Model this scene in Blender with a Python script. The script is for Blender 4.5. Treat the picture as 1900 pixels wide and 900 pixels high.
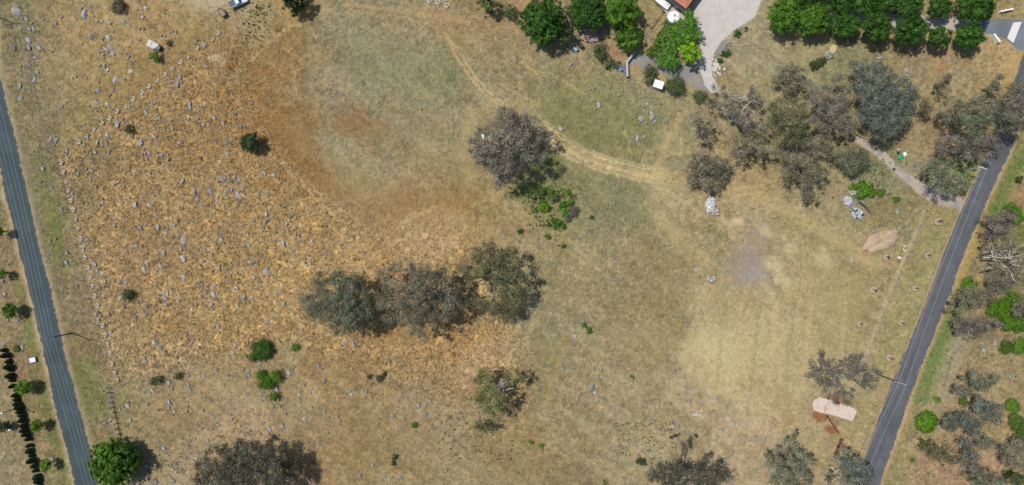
import bpy, bmesh, math, random
import numpy as np
from mathutils import Vector, Matrix

for o in list(bpy.data.objects):
    bpy.data.objects.remove(o, do_unlink=True)
SC = bpy.context.scene
COL = SC.collection

# ------------------------------------------------------------------ camera
S = 0.14            # metres on the ground per photo pixel
H = 180.0           # drone height
CX, CY = 950.0, 450.0
cam_d = bpy.data.cameras.new("Camera")
cam = bpy.data.objects.new("Camera", cam_d)
COL.objects.link(cam)
cam.location = (0, 0, H)
cam.rotation_euler = (0, 0, 0)
cam_d.sensor_width = 36.0
cam_d.sensor_fit = 'HORIZONTAL'
cam_d.lens = 36.0 * H / (1900 * S)
cam_d.clip_start = 1.0
cam_d.clip_end = 6000
SC.camera = cam

# ------------------------------------------------------------------ light
SUN_EL = math.radians(63)
SUN_DIR = Vector((0.925, -0.38, 0)).normalized()      # the way shadows fall on the ground
sd = bpy.data.lights.new("Sun", 'SUN')
sd.energy = 4.2
sd.angle = math.radians(0.5)
sd.color = (1.0, 0.955, 0.88)
so = bpy.data.objects.new("Sun", sd)
COL.objects.link(so)
dvec = Vector((SUN_DIR.x * math.cos(SUN_EL), SUN_DIR.y * math.cos(SUN_EL), -math.sin(SUN_EL)))
so.rotation_euler = dvec.to_track_quat('-Z', 'Y').to_euler()
W_ = bpy.data.worlds.new("World")
SC.world = W_
W_.use_nodes = True
nt = W_.node_tree
bg = nt.nodes['Background']
sky = nt.nodes.new('ShaderNodeTexSky')
sky.sky_type = 'NISHITA'
sky.sun_disc = False
sky.sun_elevation = SUN_EL
sky.sun_rotation = math.atan2(-SUN_DIR.x, -SUN_DIR.y)
bg.inputs[1].default_value = 0.11
nt.links.new(sky.outputs[0], bg.inputs[0])
SC.view_settings.view_transform = 'Standard'
SC.view_settings.look = 'None'
SC.view_settings.exposure = 0.0
SC.view_settings.gamma = 1.0

# ------------------------------------------------------------------ helpers
R0 = random.Random(7)
RN = np.random.default_rng(11)

def W(px, py, z=0.0):
    """ground plan position of a point seen at photo pixel px,py that stands z metres high"""
    k = S * (H - z) / H
    return ((px - CX) * k, (CY - py) * k, z)

def lin(c):
    out = []
    for v in c:
        v = v / 255.0
        out.append(v / 12.92 if v <= 0.04045 else ((v + 0.055) / 1.055) ** 2.4)
    return out

_T = RN.random((256, 256))
def vnoise(x, y):
    xi = np.floor(x).astype(int); yi = np.floor(y).astype(int)
    fx = x - xi; fy = y - yi
    fx = fx * fx * (3 - 2 * fx); fy = fy * fy * (3 - 2 * fy)
    a = _T[xi & 255, yi & 255]; b = _T[(xi + 1) & 255, yi & 255]
    c = _T[xi & 255, (yi + 1) & 255]; d = _T[(xi + 1) & 255, (yi + 1) & 255]
    return (a * (1 - fx) + b * fx) * (1 - fy) + (c * (1 - fx) + d * fx) * fy
def fbm(x, y, o=4, g=0.5):
    s = 0; a = 1; t = 0
    for i in range(o):
        s = s + a * vnoise(x * 2 ** i + 17.3 * i, y * 2 ** i + 9.1 * i); t += a; a *= g
    return s / t

def mesh_np(name, verts, faces, cols=None, smooth=False, attr='Col', extra=None):
    """fast mesh from arrays: faces is an (n,3) or (n,4) array, or a list of such arrays"""
    me = bpy.data.meshes.new(name)
    if not isinstance(faces, list): faces = [faces]
    faces = [np.asarray(f, dtype=np.int32) for f in faces if len(f)]
    verts = np.asarray(verts, dtype=np.float32)
    nl = sum(f.size for f in faces); nf = sum(len(f) for f in faces)
    me.vertices.add(len(verts)); me.vertices.foreach_set('co', verts.ravel())
    me.loops.add(nl); me.polygons.add(nf)
    me.loops.foreach_set('vertex_index', np.concatenate([f.ravel() for f in faces]))
    tot = np.concatenate([np.full(len(f), f.shape[1], dtype=np.int32) for f in faces])
    st = np.concatenate([[0], np.cumsum(tot)[:-1]]).astype(np.int32)
    me.polygons.foreach_set('loop_start', st)
    me.polygons.foreach_set('loop_total', tot)
    if smooth: me.polygons.foreach_set('use_smooth', np.ones(nf, dtype=bool))
    if cols is not None:
        a = me.color_attributes.new(attr, 'FLOAT_COLOR', 'POINT')
        c = np.ones((len(verts), 4), dtype=np.float32); c[:, :3] = cols
        a.data.foreach_set('color', c.ravel())
    if extra is not None:
        for k, v in extra.items():
            a = me.color_attributes.new(k, 'FLOAT_COLOR', 'POINT')
            c = np.ones((len(verts), 4), dtype=np.float32); c[:, :3] = v
            a.data.foreach_set('color', c.ravel())
    me.update(calc_edges=True)
    me.validate()
    return me

class MB:
    """collects simple shapes into one mesh"""
    def __init__(s): s.v = []; s.f = []
    def add(s, vs, fs):
        n = len(s.v); s.v += [tuple(v) for v in vs]; s.f += [tuple(i + n for i in f) for f in fs]; return s
    def box(s, c, size, rz=0.0, taper=1.0, rx=0.0, ry=0.0):
        hx, hy, hz = size[0] / 2, size[1] / 2, size[2] / 2
        m = Matrix.Translation(c) @ Matrix.Rotation(rz, 4, 'Z') @ Matrix.Rotation(ry, 4, 'Y') @ Matrix.Rotation(rx, 4, 'X')
        vs = []
        for z, t in ((-hz, 1), (hz, taper)):
            for x, y in ((-hx, -hy), (hx, -hy), (hx, hy), (-hx, hy)):
                vs.append(m @ Vector((x * t, y * t, z)))
        return s.add(vs, [(3, 2, 1, 0), (4, 5, 6, 7), (0, 1, 5, 4), (1, 2, 6, 5), (2, 3, 7, 6), (3, 0, 4, 7)])
    def tube(s, pts, radii, n=6, caps=True):
        pts = [Vector(p) for p in pts]; vs = []; fs = []
        up = Vector((0, 0, 1))
        for i, p in enumerate(pts):
            d = (pts[min(i + 1, len(pts) - 1)] - pts[max(i - 1, 0)])
            d = d.normalized() if d.length > 1e-6 else Vector((0, 0, 1))
            u = d.cross(up)
            if u.length < 1e-3: u = d.cross(Vector((1, 0, 0)))
            u.normalize(); w = d.cross(u)
            r = radii[i] if hasattr(radii, '__len__') else radii
            for k in range(n):
                a = 2 * math.pi * k / n
                vs.append(p + u * (r * math.cos(a)) + w * (r * math.sin(a)))
        for i in range(len(pts) - 1):
            for k in range(n):
                k2 = (k + 1) % n
                fs.append((i * n + k, i * n + k2, (i + 1) * n + k2, (i + 1) * n + k))
        if caps:
            fs.append(tuple(range(n - 1, -1, -1))); fs.append(tuple((len(pts) - 1) * n + k for k in range(n)))
        return s.add(vs, fs)
    def disc(s, c, r, n=24, z=0):
        vs = [(c[0] + r * math.cos(2 * math.pi * k / n), c[1] + r * math.sin(2 * math.pi * k / n), c[2]) for k in range(n)]
        return s.add(vs, [tuple(range(n))])
    def lathe(s, c, prof, n=24):
        vs = []; fs = []
        for (r, z) in prof:
            for k in range(n):
                a = 2 * math.pi * k / n
                vs.append((c[0] + r * math.cos(a), c[1] + r * math.sin(a), c[2] + z))
        for i in range(len(prof) - 1):
            for k in range(n):
                k2 = (k + 1) % n
                fs.append((i * n + k, i * n + k2, (i + 1) * n + k2, (i + 1) * n + k))
        fs.append(tuple(range(n - 1, -1, -1))); fs.append(tuple((len(prof) - 1) * n + k for k in range(n)))
        return s.add(vs, fs)
    def mesh(s, name, smooth=False):
        me = bpy.data.meshes.new(name); me.from_pydata(s.v, [], s.f)
        if smooth: me.polygons.foreach_set('use_smooth', [True] * len(me.polygons))
        me.update(); return me
    def build(s, name, mat, parent=None, smooth=False, bevel=0):
        o = link(name, s.mesh(name, smooth), mat, parent)
        if bevel:
            b = o.modifiers.new('bevel', 'BEVEL'); b.width = bevel; b.segments = 2; b.limit_method = 'ANGLE'
        return o

def link(name, me, mat=None, parent=None, loc=None):
    o = bpy.data.objects.new(name, me)
    COL.objects.link(o)
    if mat is not None and me is not None and len(me.materials) == 0: me.materials.append(mat)
    if parent is not None: o.parent = parent
    if loc is not None: o.location = loc
    return o
def tag(o, label=None, cat=None, group=None, kind=None):
    if label: o['label'] = label
    if cat: o['category'] = cat
    if group: o['group'] = group
    if kind: o['kind'] = kind
    return o
def thing(name, label, cat, loc=(0, 0, 0), rz=0.0, group=None):
    o = bpy.data.objects.new(name, None); COL.objects.link(o)
    o.empty_display_size = 0.3
    o.location = loc; o.rotation_euler = (0, 0, rz)
    return tag(o, label, cat, group)
def copy_tree(root, loc=None, rz=None, sc=None, label=None, group=None):
    r = root.copy(); COL.objects.link(r)
    if loc is not None: r.location = loc
    if rz is not None: r.rotation_euler = (0, 0, rz)
    if sc is not None: r.scale = sc
    if label: r['label'] = label
    if group: r['group'] = group
    for ch in root.children:
        c = ch.copy(); COL.objects.link(c); c.parent = r
        for g in ch.children:
            d = g.copy(); COL.objects.link(d); d.parent = c
    return r

# ------------------------------------------------------------------ materials
def new_mat(name):
    m = bpy.data.materials.new(name); m.use_nodes = True
    t = m.node_tree; b = t.nodes['Principled BSDF']
    return m, t, b
def N(t, ty, **kw):
    n = t.nodes.new(ty)
    for k, v in kw.items(): setattr(n, k, v)
    return n
def noise(t, scale, detail=4, rough=0.6, coord=None, dist=0.0):
    n = N(t, 'ShaderNodeTexNoise'); n.inputs['Scale'].default_value = scale
    n.inputs['Detail'].default_value = detail; n.inputs['Roughness'].default_value = rough
    n.inputs['Distortion'].default_value = dist
    if coord is not None: t.links.new(coord, n.inputs['Vector'])
    return n
def mapr(t, src, a, b, c, d):
    n = N(t, 'ShaderNodeMapRange'); t.links.new(src, n.inputs['Value'])
    for i, v in zip(('From Min', 'From Max', 'To Min', 'To Max'), (a, b, c, d)): n.inputs[i].default_value = v
    return n.outputs[0]
def math_(t, op, a, b):
    n = N(t, 'ShaderNodeMath', operation=op)
    for i, v in enumerate((a, b)):
        if isinstance(v, (int, float)): n.inputs[i].default_value = v
        else: t.links.new(v, n.inputs[i])
    return n.outputs[0]
def mixc(t, f, a, b, mode='MIX'):
    n = N(t, 'ShaderNodeMix', data_type='RGBA', blend_type=mode)
    if isinstance(f, (int, float)): n.inputs[0].default_value = f
    else: t.links.new(f, n.inputs[0])
    for i, v in ((6, a), (7, b)):
        if isinstance(v, (tuple, list)): n.inputs[i].default_value = (v[0], v[1], v[2], 1)
        else: t.links.new(v, n.inputs[i])
    return n.outputs[2]
def geo_pos(t):
    return N(t, 'ShaderNodeNewGeometry').outputs['Position']
def obj_pos(t):
    return N(t, 'ShaderNodeTexCoord').outputs['Object']

def simple_mat(name, base, var=0.25, scale=3.0, rough=0.85, coord='geo', bump=0.0, metallic=0.0, second=None, sec_scale=0.6, sec_lo=0.5, sec_hi=0.62, objvar=0.0):
    m, t, b = new_mat(name)
    c = geo_pos(t) if coord == 'geo' else obj_pos(t)
    n = noise(t, scale, 5, 0.65, c)
    f = mapr(t, n.outputs[0], 0.25, 0.75, 1 - var, 1 + var)
    comb = N(t, 'ShaderNodeCombineColor')
    for i in range(3): t.links.new(f, comb.inputs[i])
    col = mixc(t, 1.0, tuple(base), comb.outputs[0], 'MULTIPLY')
    if second is not None:
        n2 = noise(t, sec_scale, 4, 0.6, c)
        col = mixc(t, mapr(t, n2.outputs[0], sec_lo, sec_hi, 0, 1), col, tuple(second))
    if objvar:
        oi = N(t, 'ShaderNodeObjectInfo'); f3 = mapr(t, oi.outputs['Random'], 0, 1, 1 - objvar, 1 + objvar); c3 = N(t, 'ShaderNodeCombineColor')
        for i in range(3): t.links.new(f3, c3.inputs[i])
        col = mixc(t, 1.0, col, c3.outputs[0], 'MULTIPLY')
    t.links.new(col, b.inputs['Base Color'])
    b.inputs['Roughness'].default_value = rough
    b.inputs['Metallic'].default_value = metallic
    b.inputs['Specular IOR Level'].default_value = 0.3
    if bump:
        bn = N(t, 'ShaderNodeBump'); bn.inputs['Strength'].default_value = bump; bn.inputs['Distance'].default_value = 0.05
        t.links.new(n.outputs[0], bn.inputs['Height']); t.links.new(bn.outputs[0], b.inputs['Normal'])
    return m

def leaf_mat(name, trans=0.25, mult=1.0):
    m, t, b = new_mat(name)
    a = N(t, 'ShaderNodeAttribute', attribute_name='Col')
    oi = N(t, 'ShaderNodeObjectInfo')
    f = mapr(t, oi.outputs['Random'], 0, 1, 0.88 * mult, 1.12 * mult)
    comb = N(t, 'ShaderNodeCombineColor')
    for i in range(3): t.links.new(f, comb.inputs[i])
    col = mixc(t, 1.0, a.outputs['Color'], comb.outputs[0], 'MULTIPLY')
    t.links.new(col, b.inputs['Base Color'])
    b.inputs['Roughness'].default_value = 0.6
    b.inputs['Specular IOR Level'].default_value = 0.25
    tr = N(t, 'ShaderNodeBsdfTranslucent'); t.links.new(col, tr.inputs['Color'])
    mx = N(t, 'ShaderNodeMixShader'); mx.inputs[0].default_value = trans
    t.links.new(b.outputs[0], mx.inputs[1]); t.links.new(tr.outputs[0], mx.inputs[2])
    t.links.new(mx.outputs[0], t.nodes['Material Output'].inputs['Surface'])
    return m

M = {}
M['leaf'] = leaf_mat('leaf')
M['bark'] = simple_mat('bark', (0.17, 0.15, 0.13), 0.4, 5, 0.9, 'obj')
M['dark_bark'] = simple_mat('dark_bark', (0.06, 0.052, 0.047), 0.4, 5, 0.9, 'obj')
M['pale_bark'] = simple_mat('pale_bark', (0.46, 0.43, 0.39), 0.3, 4, 0.8, 'obj')
M['rock'] = simple_mat('granite', (0.245, 0.242, 0.235), 0.55, 2.6, 0.9, 'geo', 0.6, second=(0.36, 0.34, 0.30), sec_scale=1.1, sec_lo=0.5, sec_hi=0.65, objvar=.28)
M['pale_rock'] = simple_mat('pale_stone', (0.55, 0.52, 0.47), 0.3, 4, 0.9, 'geo', 0.4)
M['asphalt'] = None
M['white_paint'] = simple_mat('white_paint', (0.72, 0.72, 0.70), 0.08, 3, 0.5)
M['metal'] = simple_mat('grey_metal', (0.45, 0.46, 0.47), 0.15, 3, 0.45, metallic=0.3)
M['timber'] = simple_mat('weathered_timber', (0.22, 0.20, 0.175), 0.35, 6, 0.9)
M['pole_timber'] = simple_mat('pole_timber', (0.085, 0.085, 0.085), 0.3, 6, 0.85)
M['wire'] = simple_mat('wire', (0.34, 0.36, 0.35), 0.1, 3, 0.5)
M['dark_metal'] = simple_mat('dark_metal', (0.03, 0.032, 0.036), 0.2, 3, 0.5)
M['rubber'] = simple_mat('rubber', (0.02, 0.02, 0.02), 0.2, 5, 0.8)
M['glass'] = simple_mat('dark_glass', (0.03, 0.05, 0.075), 0.1, 3, 0.1)
# ------------------------------------------------------------------ ground colour field (real colours of grass, straw and soil)
LIT = 1.38
CP = [  # photo px, py, dry/green grass colour as it looks in full sun
 (20,60,118,112,78),(70,120,122,114,84),(55,200,120,112,80),(75,270,116,110,76),(30,20,112,110,74),
 (130,40,165,138,88),(220,60,168,136,82),(300,40,170,138,84),(370,30,172,146,98),(430,10,165,140,92),
 (120,130,162,138,92),(200,140,160,138,94),(300,160,160,136,90),(150,230,158,136,92),(230,190,158,134,90),(370,80,160,132,84),
 (150,290,142,112,72),(210,330,160,122,78),(200,420,164,126,84),(230,500,166,128,86),(240,640,158,130,92),(290,690,155,128,92),
 (300,230,148,112,66),(390,160,144,104,58),(340,280,156,116,70),(430,230,148,106,60),(300,380,164,126,80),(400,420,166,126,78),
 (330,500,170,130,84),(430,520,172,134,84),(300,590,170,132,88),(400,600,172,136,86),(500,590,174,136,82),(520,470,180,140,86),
 (600,450,184,146,96),(680,470,186,150,104),(560,520,186,148,98),(520,360,166,126,74),(470,300,160,120,66),(480,200,150,108,62),
 (440,110,142,108,66),(480,50,160,136,92),(440,60,158,132,90),(560,70,148,118,74),(530,130,150,122,82),
 (620,60,146,132,96),(700,50,146,130,94),(780,30,160,134,94),(840,40,152,122,82),(700,130,142,132,96),(620,170,146,132,98),
 (780,130,140,132,92),(830,130,132,128,84),(600,250,142,122,86),(660,230,148,116,74),(560,220,146,114,74),(700,280,146,126,84),(760,200,146,134,94),
 (620,290,150,140,104),(560,310,156,120,72),(640,350,152,130,90),(720,350,160,126,80),(780,330,156,132,88),(840,330,156,134,90),
 (830,230,152,136,96),(880,110,158,130,88),(960,120,152,132,94),(920,160,150,132,92),(1010,140,142,126,86),(1060,170,134,126,82),
 (1040,220,132,124,80),(1130,180,142,126,84),(1100,240,128,122,74),(1180,240,134,126,78),(1220,190,150,132,94),(1250,240,158,140,98),
 (1000,330,128,122,72),(1090,300,150,132,86),(1150,350,134,128,86),(1120,400,136,122,82),(1180,400,140,128,84),(1080,340,138,126,80),
 (880,400,160,138,92),(820,420,174,148,102),(780,450,188,156,112),(880,440,176,150,110),(960,400,166,140,96),(1000,440,158,136,94),
 (1040,470,146,124,80),(1010,540,148,128,84),(1080,520,154,130,88),(1160,500,158,132,90),(1200,540,150,126,84),(1100,600,150,128,86),
 (1040,620,146,128,86),(990,620,150,132,88),(1200,460,150,122,80),(1260,460,150,134,84),(1290,400,160,140,92),(1250,370,178,154,108),
 (1320,300,172,148,104),(1400,340,166,142,90),(1450,400,168,146,96),(1400,420,172,150,104),(1500,430,160,144,92),(1300,470,150,136,84),
 (1260,570,150,128,82),(1270,620,152,128,82),(1320,560,176,152,104),(1450,540,172,152,104),(1530,500,160,142,92),(1600,540,156,140,90),
 (1560,420,156,142,86),(1660,420,132,126,80),(1680,380,130,122,76),(1620,480,158,138,92),(1550,600,166,148,98),(1350,640,188,170,122),(1420,620,180,162,112),
 (1320,690,194,174,126),(1480,680,174,154,106),(1400,720,182,160,114),(1560,660,170,150,100),(1300,760,168,142,94),(1380,780,178,154,108),
 (1450,780,174,148,100),(1250,780,164,138,94),(1350,860,176,150,106),(1420,880,174,150,104),(1200,720,162,134,92),(1150,660,158,134,92),
 (1100,740,158,132,90),(1040,760,150,126,86),(1000,700,146,128,84),(1050,820,158,130,88),(1150,800,160,136,96),(1180,840,164,142,102),
 (950,790,148,118,70),(930,660,172,142,104),(860,640,172,132,80),(780,660,168,130,78),(700,640,170,132,80),(640,640,164,126,78),
 (620,680,150,124,84),(700,720,152,122,80),(760,760,154,130,94),(680,800,144,118,74),(820,800,150,124,86),(850,860,144,124,84),
 (760,870,144,120,80),(940,860,142,120,80),(1040,880,142,116,78),(660,880,146,120,76),(580,760,150,124,84),(540,700,146,116,74),
 (580,850,150,116,68),(480,780,168,140,102),(400,820,160,134,96),(430,750,158,128,90),(380,720,150,124,84),(330,760,150,122,80),
 (280,720,134,118,70),(240,760,126,118,68),(300,830,138,118,80),(280,880,144,126,92),(340,880,156,132,98),(230,820,132,120,78),
 (75,430,112,112,64),(95,400,106,114,60),(85,350,120,112,74),(100,520,124,112,74),(115,560,122,110,78),(130,600,128,114,84),(140,650,130,112,80),
 (150,700,112,116,62),(175,760,118,116,66),(190,800,130,114,80),(165,830,120,118,70),
 (10,450,128,108,74),(20,520,134,114,80),(15,600,138,120,90),(40,600,132,116,78),(60,640,116,114,64),(40,680,142,112,76),(70,760,144,120,78),
 (85,730,112,108,56),(105,800,110,112,52),(115,860,108,112,54),(20,830,140,126,94),(10,740,134,124,90),(75,840,142,124,78),(30,880,142,128,98),
 (910,20,150,120,76),(960,20,168,136,94),(1120,100,150,130,92),(1070,120,152,126,80),(1200,40,152,134,82),(1190,90,160,140,96),
 (1220,60,156,136,88),(1180,110,166,140,104),(1340,180,148,132,92),(1380,100,160,146,106),(1440,110,166,150,110),(1400,160,164,146,100),
 (1500,100,152,138,88),(1600,110,142,128,78),(1560,95,120,122,68),(1680,110,152,130,84),(1720,120,156,126,80),(1800,130,152,132,84),
 (1860,100,176,148,96),(1880,130,164,140,86),(1740,220,156,124,78),(1700,260,156,126,80),(1700,170,150,128,82),(1640,270,110,118,58),
 (1860,10,136,122,72),(1890,25,178,152,100),(1600,250,150,128,84),(1560,260,130,124,70),(1450,190,156,138,92),(1500,260,150,128,86),
 (1620,330,118,122,74),(1640,310,122,118,78),(1700,310,150,132,104),(1760,350,150,138,90),(1740,400,150,136,84),(1790,330,90,122,40),
 (1740,450,142,138,86),(1725,520,156,146,94),(1700,580,160,146,94),(1690,620,142,140,82),(1660,680,160,146,92),(1630,740,160,138,92),(1600,800,164,142,98),
 (1880,320,112,128,66),(1860,370,98,124,56),(1850,400,112,130,66),(1830,450,150,132,78),(1795,540,164,142,86),(1760,630,120,134,74),(1740,680,116,132,68),
 (1720,720,112,128,64),(1700,780,150,136,88),(1680,850,152,138,86),(1670,880,134,132,76),(1775,640,148,136,92),(1765,700,158,140,106),(1740,740,152,136,96),
 (1820,660,152,128,86),(1860,680,146,126,80),(1800,690,150,122,84),(1760,760,156,126,96),(1850,760,160,132,84),(1740,870,162,124,88),(1720,900,164,126,92),
 (1760,800,156,128,86),(1870,800,158,134,90),(1860,860,176,134,98),(1800,880,150,116,84),(1895,380,166,124,80),(1885,360,160,126,90),(1890,420,96,118,46),(1870,560,70,90,38),(1850,500,110,98,84),
 (1840,500,112,100,86),(1830,600,120,104,80),(1790,560,130,120,76),
]
CP = np.array(CP, dtype=float)
_x, _y = CP[:, 0], CP[:, 1]
def _adj(m, d): CP[m, 2:] += np.array(d)
_adj((_x > 1290) & (_x < 1600) & (_y > 380), (5, 7, 16))
_adj((_x > 960) & (_x < 1290) & (_y > 90), (-7, 4, 6))
_adj((_x > 570) & (_x < 960) & (_y < 360), (-5, 3, 6))
_adj((_x > 140) & (_x < 570) & (_y > 200) & (_y < 660), (-4, 0, 0))
_adj((_x > 220) & (_x < 960) & (_y > 680), (-2, 1, 4))
_adj((_x > 1340) & (_y < 340) & (_x < 1860), (-2, 6, 11))
_adj((_x > 220) & (_x < 960) & (_y > 680), (7, 6, 4))
_adj((_x > 1690) & (_y > 640), (3, 7, 9))
CPL = np.array([lin(c[2:]) for c in CP])
_l = CPL @ np.array([.2126, .7152, .0722]); 
_g = (_x > 130) & (_x < 960) & (_y > 60) & (_y < 690) & (_x + _y > 330) & ~((_x > 570) & (_y < 400))
CPL = _l[:, None] + (CPL - _l[:, None]) * np.where(_g, 1.0, .86)[:, None]
CPL *= np.where(_g, .91, .97)[:, None]; CPL[_g] *= np.array([.95, .93, .82])

def seg_dist(px, py, pts):
    d = np.full(px.shape, 1e9)
    for (x0, y0), (x1, y1) in zip(pts[:-1], pts[1:]):
        dx, dy = x1 - x0, y1 - y0; L = dx * dx + dy * dy + 1e-9
        t = np.clip(((px - x0) * dx + (py - y0) * dy) / L, 0, 1)
        d = np.minimum(d, np.hypot(px - x0 - t * dx, py - y0 - t * dy))
    return d
def poly_sd(px, py, pts):
    """signed distance in px, negative inside"""
    d = seg_dist(px, py, list(pts) + [pts[0]])
    ins = np.zeros(px.shape, bool); n = len(pts); j = n - 1
    for i in range(n):
        xi, yi = pts[i]; xj, yj = pts[j]
        c = ((yi > py) != (yj > py)) & (px < (xj - xi) * (py - yi) / (yj - yi + 1e-12) + xi)
        ins ^= c; j = i
    return np.where(ins, -d, d)
def sstep(a, b, x):
    t = np.clip((x - a) / (b - a), 0, 1); return t * t * (3 - 2 * t)

LR_L = [(-40,40),(-18,210),(0,310),(10,370),(20,397),(33,457),(47,513),(57,553),(68,599),(78,643),(93,710),(103,760),(115,803),(127,847),(139,900),(160,985)]
LR_R = [(-6,40),(-1,130),(13,200),(27,247),(38,303),(50,350),(62,410),(71,450),(83,497),(93,533),(104,580),(117,643),(128,687),(137,717),(147,753),(160,803),(170,847),(181,900),(200,985)]
RR_L = [(1925,20),(1897,103),(1885,140),(1862,205),(1830,290),(1817,317),(1787,383),(1758,450),(1725,540),(1702,600),(1672,667),(1642,743),(1622,800),(1602,853),(1584,900),(1552,985)]
RR_R = [(1968,20),(1940,103),(1921,160),(1895,225),(1872,287),(1862,307),(1842,350),(1820,400),(1802,440),(1778,500),(1762,550),(1741,600),(1708,683),(1688,740),(1665,807),(1643,867),(1632,900),(1604,985)]
GRAVEL = [(1290,-60),(1420,-60),(1412,0),(1402,30),(1385,42),(1362,56),(1345,70),(1332,88),(1322,106),(1320,125),(1322,140),(1330,158),(1336,172),(1320,172),(1308,160),(1302,140),(1298,120),(1300,90),(1297,60),(1288,40),(1280,24),(1292,0)]
GREY_YARD = [(1172,98),(1190,100),(1205,106),(1222,112),(1240,122),(1268,118),(1300,110),(1304,140),(1311,163),(1318,170),(1306,168),(1292,160),(1268,152),(1240,140),(1218,134),(1196,128),(1180,120),(1164,118)]
DRIVE_GRAVEL = [(1436,12),(1480,16),(1560,22),(1640,26),(1700,26),(1725,33),(1760,34),(1800,36),(1830,36),(1830,62),(1795,60),(1770,56),(1740,54),(1715,54),(1690,52),(1640,50),(1560,48),(1480,46),(1438,42)]
DRIVE_SEAL = [(1822,39),(1840,36),(1860,35),(1900,35),(1960,28),(1960,110),(1903,96),(1888,92),(1878,83),(1866,72),(1846,64),(1830,62),(1815,58)]
TRACK = [(1570,246),(1582,249),(1600,258),(1622,270),(1645,285),(1662,303),(1680,318),(1700,332),(1722,344),(1745,352),(1768,362),(1790,372),(1784,386),(1766,384),(1742,380),(1722,372),(1704,360),(1690,346),(1676,334),(1660,320),(1645,305),(1625,288),(1605,274),(1588,264),(1572,256)]
BOUND = [(98,288),(470,-18),(1000,30),(1722,388),(1516,905),(1230,905),(546,636),(198,720),(98,288)]
def lerp_pts(a, b):  # middle line
    return [((p[0] + q[0]) / 2, (p[1] + q[1]) / 2) for p, q in zip(a, b)]

ROCKY = [(110,290),(150,250),(440,60),(470,150),(500,260),(560,330),(640,400),(720,440),(860,420),(980,640),(990,760),(870,760),(700,690),(545,640),(200,715)]

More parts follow.
